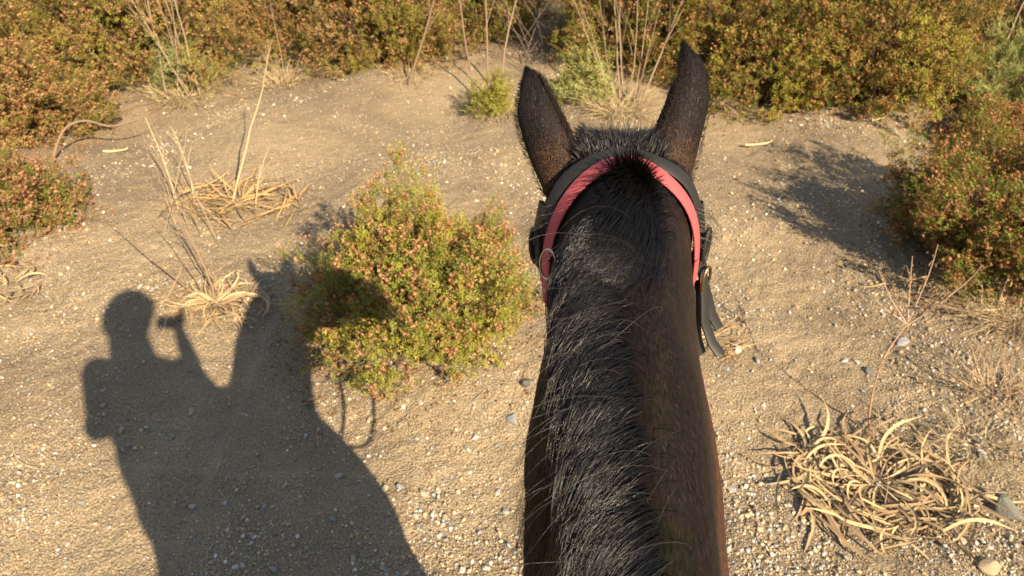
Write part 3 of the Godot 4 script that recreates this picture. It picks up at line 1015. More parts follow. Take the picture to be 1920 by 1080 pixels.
func build_horse() -> void:
	rng.seed = 5
	horse = thing("horse", "dark bay horse seen from its saddle, ears pricked, neck down the middle of the view", "horse")
	var f := Field.new()
	f.k = 0.06
	var x := 0.13
	neck_field = f
	# neck and head first: the mane settles on these
	f.chain([Vector3(0.136, 1.615, -0.20), Vector3(0.136, 1.757, -0.594), Vector3(0.145, 1.835, -0.82), Vector3(0.152, 1.870, -0.925)], [0.13, 0.125, 0.105, 0.074], [0.50, 0.50, 0.66, 0.95])
	f.chain([Vector3(0.138, 1.44, -0.33), Vector3(0.142, 1.645, -0.655), Vector3(0.151, 1.795, -0.875)], [0.24, 0.138, 0.098], [0.56, 0.74, 0.84])
	f.chain([Vector3(0.152, 1.870, -0.925), Vector3(0.153, 1.82, -1.00), Vector3(0.156, 1.67, -1.15), Vector3(0.16, 1.50, -1.31), Vector3(0.162, 1.41, -1.39)], [0.078, 0.086, 0.092, 0.066, 0.06], [0.95, 0.95, 0.85, 0.85, 0.95])
	f.chain([Vector3(0.150, 1.70, -0.985), Vector3(0.155, 1.57, -1.12)], [0.088, 0.072], [0.85, 0.75])
	f.bone(Vector3(0.132, 1.685, -0.12), Vector3(0.142, 1.932, -0.86), 0.045, 0.022, 0.8, 0.8)
	for s in [-1.0, 1.0]:   # ear roots
		f.bone(Vector3(0.152 + s * 0.045, 1.885, -0.930), Vector3(0.152 + s * 0.064, 1.925, -0.945), 0.034, 0.027)
	neck_act = f.all()
	f.chain([Vector3(x, 1.22, -0.30), Vector3(x, 1.20, 0.30), Vector3(x, 1.26, 0.70), Vector3(x, 1.29, 0.95)], [0.34, 0.36, 0.31, 0.23], [0.62, 0.80, 0.85, 0.9])
	f.bone(Vector3(x, 1.49, -0.12), Vector3(x, 1.42, 0.30), 0.13, 0.14, 0.55, 0.7)
	f.bone(Vector3(x, 1.20, -0.40), Vector3(x, 1.22, -0.46), 0.22, 0.20, 0.85, 0.85)
	for s in [-1.0, 1.0]:
		f.bone(Vector3(x + s * 0.07, 1.46, -0.24), Vector3(x + s * 0.12, 1.14, -0.48), 0.13, 0.13, 0.7, 0.75)
		var fz := -0.47 if s > 0 else -0.42
		var adv := 0.03 if s > 0 else -0.15
		f.chain([Vector3(x + s * 0.14, 1.08, -0.42), Vector3(x + s * 0.135, 0.86, fz + adv * 0.4), Vector3(x + s * 0.125, 0.53, fz - 0.03 + adv), Vector3(x + s * 0.125, 0.16, fz - 0.01 + adv * 1.3), Vector3(x + s * 0.125, 0.065, fz - 0.055 + adv * 1.3), Vector3(x + s * 0.125, 0.035, fz - 0.07 + adv * 1.3)], [0.13, 0.085, 0.047, 0.036, 0.050, 0.055])
		f.chain([Vector3(x + s * 0.12, 1.22, 0.88), Vector3(x + s * 0.15, 0.97, 0.70), Vector3(x + s * 0.14, 0.57, 1.02), Vector3(x + s * 0.135, 0.17, 0.96), Vector3(x + s * 0.135, 0.065, 0.91), Vector3(x + s * 0.135, 0.035, 0.895)], [0.22, 0.135, 0.052, 0.040, 0.050, 0.055], [0.8, 0.9, 1.0, 1.0, 1.0, 1.0])
	f.bone(Vector3(x, 1.45, 1.10), Vector3(x, 1.36, 1.22), 0.06, 0.04)
	var b := Buf.new()
	f.mesh_into(b, Vector3(-0.34, -0.03, -1.50), Vector3(0.60, 2.02, 1.32), 0.0115, coat)
	var body_tris := b.i.size()
	var left := [Vector3(0.071, 1.919, -0.924), Vector3(0.048, 1.968, -0.963), Vector3(0.031, 2.007, -0.988), Vector3(0.025, 2.029, -1.019), Vector3(0.020, 2.042, -1.054)]
	var right := [Vector3(0.221, 1.929, -0.926), Vector3(0.234, 1.974, -0.965), Vector3(0.248, 2.014, -0.994), Vector3(0.254, 2.050, -1.025), Vector3(0.241, 2.075, -1.066)]
	ear(b, left, [0.031, 0.035, 0.030, 0.019, 0.004], -1.0)
	ear(b, right, [0.031, 0.035, 0.032, 0.023, 0.004], 1.0)
	var m := material(0.55, 0.18)
	m.rim_enabled = true
	m.rim = 0.03
	m.rim_tint = 0.7
	var hide := m.duplicate()
	var grain := FastNoiseLite.new()
	grain.seed = 17
	grain.frequency = 0.09
	grain.fractal_octaves = 3
	var nap := NoiseTexture2D.new()
	nap.width = 512
	nap.height = 512
	nap.seamless = true
	nap.noise = grain
	var ramp := Gradient.new()
	ramp.offsets = PackedFloat32Array([0.0, 0.4, 0.6, 1.0])
	ramp.colors = PackedColorArray([Color(0.45, 0.44, 0.43), Color(0.72, 0.71, 0.7), Color(0.9, 0.9, 0.9), Color(1, 1, 1)])
	nap.color_ramp = ramp
	hide.albedo_texture = nap
	hide.heightmap_enabled = true
	hide.heightmap_texture = nap
	hide.heightmap_scale = 0.12
	hide.uv1_triplanar = true
	hide.uv1_scale = Vector3(4.5, 1.6, 1.6)
	part("body", b.mesh(), hide, horse)
	fur(b, m, body_tris)
	mane()
	for s in [-1.0, 1.0]:
		var e := Buf.new()
		e.ball(Vector3(0.155 + s * 0.083, 1.735, -1.13), Vector3(0.02, 0.024, 0.024), Color(0.01, 0.007, 0.006))
		part("eye", e.mesh(), flat(Color(0.01, 0.007, 0.006), 0.08), horse)
	var fz2 := Buf.new()
	for path in [left, right]:
		var sd_ := -1.0 if path == left else 1.0
		for k in 900:
			var t := rng.randf() * 3.6
			var j := mini(int(t), 3)
			var at: Vector3 = path[j].lerp(path[j + 1], t - j)
			var along: Vector3 = (path[j + 1] - path[j]).normalized()
			var back := Vector3(sd_ * 0.45, 0.42, 0.80)
			back = (back - along * back.dot(along)).normalized()
			var lat := along.cross(back).normalized()
			var w := lerpf([0.031, 0.036, 0.031, 0.021, 0.004][j], [0.031, 0.036, 0.031, 0.021, 0.004][j + 1], t - j)
			var edge := -1.0 if rng.randf() < 0.5 else 1.0
			var p0 := at + lat * edge * w * 0.97 + back * rng.randf_range(-0.4, 0.1) * w
			var dd := (lat * edge * rng.randf_range(0.3, 1.0) + along * rng.randf_range(0.4, 1.2) + rv() * 0.2).normalized() * rng.randf_range(0.003, 0.008)
			fz2.tube(PackedVector3Array([p0, p0 + dd * 0.55, p0 + dd + along * 0.002]), PackedFloat32Array([0.00035, 0.0003, 0.0001]), 3, Color(0.02, 0.014, 0.012), Color(0.03, 0.022, 0.018))
	part("ear_fringe", fz2.mesh(), m, horse, true)
	# tail
	var tb := Buf.new()
	for k in 420:
		var a := Vector3(x + rng.randf_range(-0.03, 0.03), 1.42 + rng.randf_range(-0.06, 0.04), 1.19)
		var l := rng.randf_range(0.6, 0.95)
		var q := Vector3(rng.randf_range(-0.06, 0.06), 0, rng.randf_range(-0.04, 0.06))
		tb.tube(PackedVector3Array([a, a + Vector3(0, -0.03, 0.08) + q * 0.4, a + Vector3(0, -l * 0.35, 0.12) + q, a + Vector3(0, -l * 0.7, 0.10) + q * 1.2, a + Vector3(0, -l, 0.08) + q]), PackedFloat32Array([0.003, 0.003, 0.0028, 0.002, 0.0008]), 3, Color(0.012, 0.01, 0.009), Color(0.02, 0.013, 0.01))
	part("tail", tb.mesh(), material(0.4), horse, true)


func ear(b: Buf, path: Array, half: Array, side: float) -> void:
	var cv := Curve3D.new()
	for k in path.size():
		var t: Vector3 = (path[mini(k + 1, 4)] - path[maxi(k - 1, 0)]) / 6.0
		cv.add_point(path[k], -t, t)
	var rings := []
	var cols := []
	var n := 18
	for k in n + 1:
		var t := k / float(n)
		var s := t * 4.0
		var j := mini(int(s), 3)
		var at := cv.sample(j, s - j)
		var w := lerpf(half[j], half[j + 1], smoothstep(0.0, 1.0, s - j))
		var axis := (cv.sample(mini(int(minf(s + 0.2, 3.99)), 3), fmod(minf(s + 0.2, 3.99), 1.0)) - cv.sample(mini(int(maxf(s - 0.2, 0.0)), 3), fmod(maxf(s - 0.2, 0.0), 1.0))).normalized()
		var back := Vector3(side * 0.45, 0.42, 0.80)
		back = (back - axis * back.dot(axis)).normalized()
		var lat := axis.cross(back).normalized()
		var ring := PackedVector3Array()
		var most := lerpf(2.2, 1.45, t)
		var sec := 13
		for q in sec:
			var a := lerpf(-most, most, q / (sec - 1.0))
			ring.append(at + lat * sin(a) * w + back * (cos(a) * w * 0.8 - w * 0.35))
		for q in sec:
			var a := lerpf(most, -most, q / (sec - 1.0))
			ring.append(at + lat * sin(a) * w * 0.9 + back * (cos(a) * w * 0.62 - w * 0.35))
		rings.append(ring)
		var c := Color(0.050, 0.028, 0.018).lerp(Color(0.017, 0.013, 0.012), smoothstep(0.0, 0.34, t))
		c = c.lerp(Color(0.009, 0.008, 0.008), smoothstep(0.72, 0.95, t))
		cols.append(c)
	var first := b.v.size()
	b.loft(rings, cols)
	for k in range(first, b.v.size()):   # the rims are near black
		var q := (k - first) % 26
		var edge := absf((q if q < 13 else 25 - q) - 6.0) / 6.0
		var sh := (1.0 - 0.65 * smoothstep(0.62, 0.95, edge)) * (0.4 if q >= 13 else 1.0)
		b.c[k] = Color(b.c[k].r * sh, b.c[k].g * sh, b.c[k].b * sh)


func fur(b: Buf, m: Material, body_tris: int) -> void:
	var h := Buf.new()
	h.blade(PackedVector3Array([Vector3(0, 0, 0), Vector3(0, 0.35, 0.10), Vector3(0, 0.7, 0.14), Vector3(0, 1.0, 0.10)]), PackedFloat32Array([0.5, 0.45, 0.3, 0.05]), PackedVector3Array([Vector3.RIGHT, Vector3.RIGHT, Vector3.RIGHT, Vector3.RIGHT]), 0.0, Color.WHITE, Color.WHITE)
	var buf := PackedFloat32Array()
	for k in range(0, b.i.size(), 3):
		var p := b.v[b.i[k]]
		var is_ear := k >= body_tris
		if not is_ear and (p.z > -0.28 or p.z < -1.12 or p.y < 1.25):
			continue
		var q := b.v[b.i[k + 1]]
		var r := b.v[b.i[k + 2]]
		var area := (q - p).cross(r - p).length() * 0.5
		if not is_ear and p.x < 0.148 and p.z > -0.74:
			continue
		if not is_ear and (Vector3(0.3, 2.4, 0.1) - p).dot(b.n[b.i[k]]) < -0.2:
			continue
		var want := area * (380000.0 if is_ear else 34000.0)
		var cnt := int(want) + (1 if rng.randf() < want - int(want) else 0)
		for j in cnt:
			var u := rng.randf()
			var v := rng.randf()
			if u + v > 1.0:
				u = 1.0 - u
				v = 1.0 - v
			var at := p + (q - p) * u + (r - p) * v
			var nr := (b.n[b.i[k]] * (1.0 - u - v) + b.n[b.i[k + 1]] * u + b.n[b.i[k + 2]] * v).normalized()
			var c := b.c[b.i[k]]
			var flow := Vector3(0.0, -0.55, 0.6)
			var long := rng.randf_range(0.004, 0.009)
			var lift := 0.10
			if is_ear:
				flow = Vector3(-0.15 if p.x < 0.14 else 0.1, 0.8, -0.55)
				long = rng.randf_range(0.006, 0.012)
				lift = 0.2
			elif at.y > 1.86 and at.z < -0.86:
				flow = Vector3(signf(at.x - 0.152) * 0.5, 0.5, -0.2)
				long = rng.randf_range(0.007, 0.013)
				lift = 0.25
			flow = (flow - nr * flow.dot(nr)).normalized()
			var dir := (flow + nr * (lift + 0.07 * rng.randfn()) + rv() * 0.13).normalized()
			var sx := dir.cross(nr).normalized()
			var l := rng.randf_range(1.2, 3.6) if not is_ear else rng.randf_range(0.25, 2.8)
			put(buf, Basis(sx * (0.0011 if is_ear else 0.0006), dir * long, sx.cross(dir) * long), at - nr * 0.0005, Color(c.r * l, c.g * l, c.b * l))
	many("short_coat_hair", h.mesh(), m, buf, horse)


func crest_at(z: float) -> Vector3:
	var y := 1.83 + 0.30 * (-z - 0.419)
	if z > -0.1:
		y = 1.734 - 0.45 * (z + 0.1)
	return Vector3(0.141, y, z)


func hair(b: Buf, root: Vector3, dir: Vector3, long: float, drop: float, keep: float, r: float, seg: int, c: Color, hug := 1.0) -> void:
	var pts := PackedVector3Array([root])
	var rad := PackedFloat32Array([r])
	var p := root
	var d := dir.normalized()
	var st := long / seg
	for k in seg:
		p += d * st
		d = (d + Vector3(0, -drop, 0) * minf(1.0, pow((k + 1.0) * 1.4 / seg, 1.4)) + rv() * 0.0025).normalized()
		var dist := neck_field.sd(p, neck_act)
		var pull := hug * smoothstep(0.0, 0.6, (k + 1.0) / seg)
		if dist < keep or pull > 0.0:
			var g := Vector3(neck_field.sd(p + Vector3(0.006, 0, 0), neck_act), neck_field.sd(p + Vector3(0, 0.006, 0), neck_act), neck_field.sd(p + Vector3(0, 0, 0.006), neck_act)) - Vector3(dist, dist, dist)
			var steep := maxf(g.length() / 0.006, 0.3)
			g = g.normalized()
			var shift := (keep * steep - dist) / steep
			p += g * (shift if shift > 0.0 else shift * pull)
			var into := d.dot(g)
			if shift > 0.0 and into < 0.0 or pull > 0.0:
				d = (d - g * into * (1.0 if into < 0.0 else pull)).normalized()
		pts.append(p)
		rad.append(r * (1.0 - 0.75 * (k + 1.0) / seg))
	for again in 3:
		for k in range(1, seg):
			pts[k] = pts[k] * 0.5 + (pts[k - 1] + pts[k + 1]) * 0.25
	b.tube(pts, rad, 3, c, c)


func mane() -> void:
	var m := material(0.36, 0.6)
	var b := Buf.new()
	for k in 15500:
		var z := rng.randf_range(-0.80, 0.0)
		var lock := noise.get_noise_2d(z * 75.0, 4.0)
		var lock2 := noise.get_noise_2d(z * 260.0, 40.0)
		var root := crest_at(z) + Vector3(rng.randf_range(-0.026, 0.026), 0.0, 0.0)
		root.y -= 0.004 + 3.0 * pow(root.x - 0.138, 2.0) / 0.1
		var top := smoothstep(-0.74, -0.80, z)
		var long := rng.randf_range(0.46, 0.62) * lerpf(1.0, 0.6, top)
		var dir := Vector3(-1.0, 0.27 + 0.04 * rng.randf(), 0.45 + 0.22 * lock + 0.05 * lock2 + 0.014 * rng.randfn())
		var keep := 0.004 + 0.006 * rng.randf() * (1.0 + 0.6 * lock2) * (1.0 - 0.5 * top)
		var g := rng.randf_range(0.75, 1.25)
		var c := Color(0.0040 * g, 0.0036 * g, 0.0036 * g)
		if rng.randf() < 0.012:
			c = Color(0.045, 0.036, 0.03)
		hair(b, root, dir, long, 1.05, keep, rng.randf_range(0.0003, 0.0006), 17, c)
	# loose hairs that lift off, and a few paler ones
	for k in 130:
		var z := rng.randf_range(-0.76, -0.2)
		var root := crest_at(z) + Vector3(rng.randf_range(-0.02, 0.02), -0.002, 0)
		var dir := Vector3(rng.randf_range(-1.0, -0.3), rng.randf_range(0.15, 0.5), rng.randf_range(0.1, 0.7))
		hair(b, root, dir, rng.randf_range(0.06, 0.30), 0.5, 0.008 + 0.02 * rng.randf(), 0.00032, 9, Color(0.045, 0.036, 0.03) if rng.randf() < 0.3 else Color(0.012, 0.009, 0.008), 0.0)
	for k in 1500:   # the ends that hang free down the left side
		var z := rng.randf_range(-0.74, 0.0)
		var lock := noise.get_noise_2d(z * 150.0, 14.0)
		var root := crest_at(z) + Vector3(rng.randf_range(-0.02, 0.0), -0.003, 0)
		hair(b, root, Vector3(-1.0, 0.3, 0.40 + 0.25 * lock), rng.randf_range(0.32, 0.50), 0.8, 0.008 + 0.016 * rng.randf() + 0.006 * lock, 0.0004, 11, Color(0.0095, 0.0068, 0.0055), 0.75)
	part("mane", b.mesh(), m, horse, true)
	# the short tuft standing where the bridle crosses, and the forelock between the ears
	var t := Buf.new()
	for k in 5200:
		var u := rng.randf()
		var w := clampf(rng.randfn() * 0.55, -1.5, 1.5)
		var root := crest_at(lerpf(-0.872, -0.725, u)) + Vector3(0.008 + w * 0.014, 0, 0)
		root.y -= 0.006 + 0.006 * w * w
		var dir := Vector3(-0.06 + w * 0.22 - 0.75 * u * u, lerpf(1.0, 0.30, sqrt(u)), lerpf(0.22, 0.80, sqrt(u)) + 0.08 * rng.randfn())
		var g := rng.randf_range(0.6, 1.5)
		hair(t, root, dir, rng.randf_range(0.036, 0.052) * lerpf(0.9, 1.7, u) * (1.0 - 0.2 * w * w * (1.0 - u)), lerpf(0.25, 0.6, u), 0.004, 0.00055, 6, Color(0.0062 * g, 0.0055 * g, 0.0054 * g), 0.0)
	part("mane_tuft", t.mesh(), m, horse, true)
	var fl := Buf.new()
	for k in 3000:
		var u := rng.randf_range(-1, 1)
		var root := Vector3(0.150 + u * 0.048, 1.935 - 0.016 * u * u, -0.925 - rng.randf() * 0.045)
		var dir := Vector3(u * 0.35 + rng.randf_range(-0.15, 0.15), 0.75, -0.5 + rng.randfn() * 0.2)
		var g := rng.randf_range(0.6, 1.5)
		hair(fl, root, dir, rng.randf_range(0.025, 0.055), 0.6, 0.006, 0.0006, 5, Color(0.010 * g, 0.008 * g, 0.0075 * g), 0.0)
	part("forelock", fl.mesh(), m, horse, true)
	var wh := Buf.new()
	for k in 240:   # long hairs under the ears
		var s := -1.0 if k % 2 else 1.0
		var root := Vector3(0.152 + s * 0.094, 1.885 + rng.randf_range(-0.03, 0.03), -0.89 + rng.randf_range(-0.02, 0.02))
		hair(wh, root, Vector3(s * 0.9, rng.randf_range(-0.3, 0.2), rng.randf_range(-0.1, 0.3)), rng.randf_range(0.02, 0.06), 0.7, 0.002, 0.0004, 5, Color(0.03, 0.02, 0.015), 0.0)
	part("cheek_hair", wh.mesh(), m, horse, true)


# where the line from the middle of the head through p leaves the coat
func on_coat(mid: Vector3, p: Vector3, off: float) -> Vector3:
	var d := (p - mid).normalized()
	var lo := 0.0
	var hi := 0.25
	for k in 18:
		var t := (lo + hi) / 2.0
		if neck_field.sd(mid + d * t, neck_act) < off:
			lo = t
		else:
			hi = t
	return mid + d * hi


# ---------------------------------------------------------------- bridle, halter, saddle

func around_poll(z_top: float, z_side: float, w: float, top: float, from: float, to: float) -> Array:
	var pts := PackedVector3Array()
	var out := PackedVector3Array()
	for k in 33:
		var a := lerpf(from, to, k / 32.0)
		var cs := cos(a)
		var sn := sin(a)
		var px := 0.152 + signf(cs) * pow(absf(cs), 0.85) * 0.11
		var py := 1.842 + signf(sn) * pow(absf(sn), 0.9) * (top - 1.842)
		var pz := lerpf(z_side, z_top, maxf(sn, 0.0))
		pts.append(on_coat(Vector3(0.152, 1.842, pz), Vector3(px, py, pz), w))
		out.append(Vector3(cs, sn, 0.5))
	return [pts, out]


func ring_mesh(r: Vector2, w: float, t: Basis, at: Vector3, col: Color) -> Buf:
	var b := Buf.new()
	var rings := []
	for k in 25:
		var a := TAU * k / 24.0
		var c := Vector3(cos(a) * r.x, sin(a) * r.y, 0)
		var ring := PackedVector3Array()
		for q in 8:
			var e := TAU * q / 8.0
			ring.append(at + t * (c + Vector3(cos(a) * cos(e), sin(a) * cos(e), sin(e)) * w))
		rings.append(ring)
	b.loft(rings, [col], false)
	return b


func build_tack() -> void:
	rng.seed = 9
	var leather := flat(Color(0.015, 0.0145, 0.0135), 0.55)
	leather.metallic_specular = 0.4
	var web := StandardMaterial3D.new()
	var im := Image.create(32, 32, false, Image.FORMAT_RGB8)
	for yy in 32:
		for xx in 32:
			var h := 0.5 + 0.5 * sin(TAU * (yy / 32.0 * 2.0 + (0.25 if xx < 16 else -0.25) * xx / 16.0))
			var s := 0.66 + 0.34 * h
			im.set_pixel(xx, yy, Color(s, s, s))
	var tex := ImageTexture.create_from_image(im)
	web.albedo_color = Color(0.52, 0.088, 0.098).linear_to_srgb()
	web.albedo_texture = tex
	web.heightmap_enabled = true
	web.heightmap_texture = tex
	web.heightmap_scale = 0.05
	web.roughness = 0.8
	web.rim_enabled = true
	web.rim = 0.1
	var steel := flat(Color(0.45, 0.43, 0.38), 0.3, 1.0)
	var brass := flat(Color(0.28, 0.22, 0.12), 0.4, 1.0)
	var wh := Color.WHITE

	var br := thing("bridle", "black synthetic bridle behind the horse's ears with two strap ends hanging on the right", "bridle")
	var cr := around_poll(-0.897, -0.884, 0.0085, 1.980, -0.35, PI + 0.35)
	var b := Buf.new()
	b.strap(cr[0], cr[1], 0.021, 0.0035, wh)
	part("crown_strap", b.mesh(), leather, br)
	for s in [-1.0, 1.0]:
		var cb := Buf.new()
		var side := PackedVector3Array()
		var face := PackedVector3Array()
		for q in [Vector3(s, 1.845, -0.886), Vector3(s, 1.80, -0.895), Vector3(s, 1.74, -0.95), Vector3(s, 1.66, -1.04), Vector3(s, 1.55, -1.17), Vector3(s, 1.45, -1.29)]:
			side.append(on_coat(Vector3(0.156, q.y, q.z), q, 0.008))
			face.append(Vector3(s, 0, 0.1))
		cb.strap(side, face, 0.022, 0.005, wh)
		part("cheek_strap", cb.mesh(), leather, br)
		var rb := ring_mesh(Vector2(0.036, 0.036), 0.005, Basis(Vector3.UP, PI / 2), Vector3(0.16 + s * 0.075, 1.43, -1.31), wh)
		part("bit_ring", rb.mesh(), steel, br)
		# folded keeper where cheek strap and throat latch meet
		var kb := Buf.new()
		var kx: float = on_coat(Vector3(0.153, 1.855, -0.893), Vector3(s, 1.855, -0.893), 0.012).x
		kb.strap(PackedVector3Array([Vector3(kx - s * 0.006, 1.906, -0.906), Vector3(kx, 1.875, -0.900), Vector3(kx + s * 0.004, 1.845, -0.893), Vector3(kx + s * 0.001, 1.822, -0.885), Vector3(kx - s * 0.007, 1.812, -0.880)]), PackedVector3Array([Vector3(s, 0.4, 0.3), Vector3(s, 0.1, 0.3), Vector3(s, 0, 0.3), Vector3(s, -0.3, 0.3), Vector3(s, -1, 0.3)]), 0.028, 0.007, wh)
		var keeper := part("keeper", kb.mesh(), leather, br)
		var lb := ring_mesh(Vector2(0.012, 0.026), 0.0035, Basis(Vector3.UP, PI / 2 - s * 0.5), Vector3(kx + s * 0.006, 1.852, -0.884), wh)
		part("loop", lb.mesh(), leather, keeper)
	# brass buckle and the hanging ends, right side
	var bk := ring_mesh(Vector2(0.012, 0.021), 0.0022, Basis(Vector3.UP, 0.9), Vector3(0.272, 1.806, -0.868), wh)
	part("buckle", bk.mesh(), brass, br)
	var ends := [
		[[Vector3(0.266, 1.825, -0.880), Vector3(0.272, 1.785, -0.862), Vector3(0.276, 1.745, -0.852), Vector3(0.288, 1.716, -0.840), Vector3(0.300, 1.702, -0.830)], 0.017],
		[[Vector3(0.268, 1.815, -0.890), Vector3(0.280, 1.775, -0.880), Vector3(0.291, 1.742, -0.872), Vector3(0.303, 1.722, -0.866)], 0.017],
		[[Vector3(0.262, 1.80, -0.875), Vector3(0.264, 1.75, -0.860), Vector3(0.268, 1.715, -0.850), Vector3(0.277, 1.690, -0.845)], 0.019]]
	for q in ends:
		var eb := Buf.new()
		var out := PackedVector3Array()
		for k in q[0].size():
			out.append(Vector3(0.55, 0.35, 0.75))
		eb.strap(PackedVector3Array(q[0]), out, q[1], 0.004, wh)
		part("strap_end", eb.mesh(), leather, br)
	# brow, nose and throat straps
	var bw := Buf.new()
	var nb := Buf.new()
	var tl := Buf.new()
	var p1 := PackedVector3Array()
	var p2 := PackedVector3Array()
	var p3 := PackedVector3Array()
	var o1 := PackedVector3Array()
	for k in 21:
		var a := PI * k / 20.0
		p1.append(Vector3(0.153 + cos(a) * 0.108, 1.835 + sin(a) * 0.035, -0.93 - sin(a) * 0.158))
		o1.append(Vector3(cos(a), 0.3 * sin(a), -sin(a)))
		p2.append(Vector3(0.159 + cos(a) * 0.082, 1.585 + sin(a) * 0.03, -1.19 - sin(a) * 0.125))
		p3.append(Vector3(0.153 + cos(a) * 0.105, 1.78 - sin(a) * 0.20, -0.90 + sin(a) * 0.01))
	for k in 21:
		p1[k] = on_coat(Vector3(0.153, 1.80, -0.95), p1[k], 0.005)
		p2[k] = on_coat(Vector3(0.158, 1.57, -1.22), p2[k], 0.006)
		p3[k] = on_coat(Vector3(0.153, 1.75, -0.92), p3[k], 0.006)
	bw.strap(p1, o1, 0.020, 0.005, wh)
	nb.strap(p2, o1, 0.022, 0.005, wh)
	var o3 := PackedVector3Array()
	for k in 21:
		var a := PI * k / 20.0
		o3.append(Vector3(cos(a), -sin(a), 0.3))
	tl.strap(p3, o3, 0.014, 0.004, wh)
	part("brow_strap", bw.mesh(), leather, br)
	part("nose_strap", nb.mesh(), leather, br)
	part("throat_strap", tl.mesh(), leather, br)
	for s in [-1.0, 1.0]:
		var pts := PackedVector3Array()
		var rad := PackedFloat32Array()
		var cv := [Vector3(0.16 + s * 0.075, 1.40, -1.31), Vector3(0.155 + s * 0.07, 1.12, -1.08), Vector3(0.14 + s * 0.07, 1.05, -0.86), Vector3(0.14 + s * 0.10, 1.33, -0.50), Vector3(0.10 + s * 0.05, 1.66, -0.10), Vector3(-0.035 + s * 0.01, 1.835, -0.15)]
		for k in 26:
			var t := k / 25.0 * 5.0
			var j := mini(int(t), 4)
			pts.append(cv[j].cubic_interpolate(cv[j + 1], cv[maxi(j - 1, 0)], cv[mini(j + 2, 5)], t - j))
			rad.append(0.009)
		var rb := Buf.new()
		rb.tube(pts, rad, 6, wh, wh)
		part("rein", rb.mesh(), leather, br)

	var ha := thing("halter", "coral pink webbing halter worn under the bridle", "halter")
	var hc := around_poll(-0.874, -0.858, 0.0065, 1.967, -0.25, PI + 0.25)
	var hb := Buf.new()
	hb.strap(hc[0], hc[1], 0.0205, 0.004, wh, 190.0)
	part("crown_strap", hb.mesh(), web, ha)
	for s in [-1.0, 1.0]:
		var cb := Buf.new()
		var lower := PackedVector3Array()
		for q in [Vector3(s, 1.85, -0.857), Vector3(s, 1.81, -0.856), Vector3(s, 1.77, -0.862), Vector3(s, 1.73, -0.88), Vector3(s, 1.68, -0.94), Vector3(s, 1.58, -1.09), Vector3(s, 1.54, -1.18)]:
			lower.append(on_coat(Vector3(0.154, q.y, q.z), q, 0.006))
		var oo := PackedVector3Array()
		for k in 7:
			oo.append(Vector3(s, 0.05, 0.35))
		cb.strap(lower, oo, 0.022, 0.004, wh, 190.0)
		part("cheek_strap", cb.mesh(), web, ha)
	var hr := ring_mesh(Vector2(0.013, 0.024), 0.0016, Basis(Vector3.UP, -0.75) * Basis(Vector3.BACK, -0.15), Vector3(0.047, 1.862, -0.822), wh)
	part("ring", hr.mesh(), steel, ha)
	var hn := Buf.new()
	hn.strap(p2, o1, 0.010, 0.009, wh, 190.0)
	part("nose_strap", hn.mesh(), web, ha)

	# saddle and pad, behind the camera
	var sd := thing("saddle", "brown leather saddle on the horse's back under the rider", "saddle")
	var brown := flat(Color(0.10, 0.045, 0.02), 0.45)
	var sf := Field.new()
	sf.k = 0.04
	sf.chain([Vector3(0.13, 1.60, 0.0), Vector3(0.13, 1.60, 0.28), Vector3(0.13, 1.66, 0.52)], [0.055, 0.06, 0.05], [1.6, 2.2, 2.6])
	sf.chain([Vector3(0.135, 1.64, 0.02), Vector3(0.137, 1.77, 0.0), Vector3(0.138, 1.90, -0.03)], [0.085, 0.07, 0.058], [1.5, 1.5, 1.4])
	var sb := Buf.new()
	sf.mesh_into(sb, Vector3(-0.06, 1.48, -0.14), Vector3(0.32, 1.96, 0.62), 0.016, func(_p): return Color.WHITE)
	part("seat", sb.mesh(), brown, sd)
	for s in [-1.0, 1.0]:
		var fb := Buf.new()
		fb.strap(PackedVector3Array([Vector3(0.13 + s * 0.10, 1.60, 0.16), Vector3(0.13 + s * 0.25, 1.46, 0.16), Vector3(0.13 + s * 0.315, 1.25, 0.14), Vector3(0.13 + s * 0.315, 1.02, 0.12)]), PackedVector3Array([Vector3(s * 0.6, 1, 0), Vector3(s, 0.6, 0), Vector3(s, 0.1, 0), Vector3(s, 0, 0)]), 0.34, 0.012, wh)
		part("flap", fb.mesh(), brown, sd)
		var lb := Buf.new()
		lb.strap(PackedVector3Array([Vector3(0.13 + s * 0.335, 1.1, 0.10), Vector3(0.13 + s * 0.37, 0.90, 0.08)]), PackedVector3Array([Vector3(s, 0, 0), Vector3(s, 0, 0)]), 0.03, 0.006, wh)
		var hung := part("stirrup_leather", lb.mesh(), brown, sd)
		var ib := ring_mesh(Vector2(0.062, 0.07), 0.007, Basis.IDENTITY, Vector3(0.13 + s * 0.385, 0.83, 0.07), wh)
		part("stirrup", ib.mesh(), steel, hung)
	var pad := thing("saddle_pad", "dark cloth pad under the brown saddle", "saddle pad")
	var pb := Buf.new()
	for k in 1:
		var pp := PackedVector3Array()
		var po := PackedVector3Array()
		for q in 19:
			var a := PI * q / 18.0
			pp.append(Vector3(0.13 + cos(a) * 0.312, 1.22 + sin(a) * 0.372, 0.22))
			po.append(Vector3(cos(a), sin(a), 0))
		pb.strap(pp, po, 0.62, 0.016, wh)
	part("cloth", pb.mesh(), flat(Color(0.03, 0.03, 0.035), 0.95), pad)


# ---------------------------------------------------------------- rider

func finger(f: Field, root: Vector3, d: Vector3, curl: Vector3, l: float, r: float) -> void:
	var p := root
	var q := d
	for k in 3:
		var e: Vector3 = p + q.normalized() * l * [0.42, 0.33, 0.25][k]
		f.bone(p, e, r * (1.0 - 0.1 * k), r * (0.9 - 0.1 * k))
		p = e
		q = (q + curl).normalized()


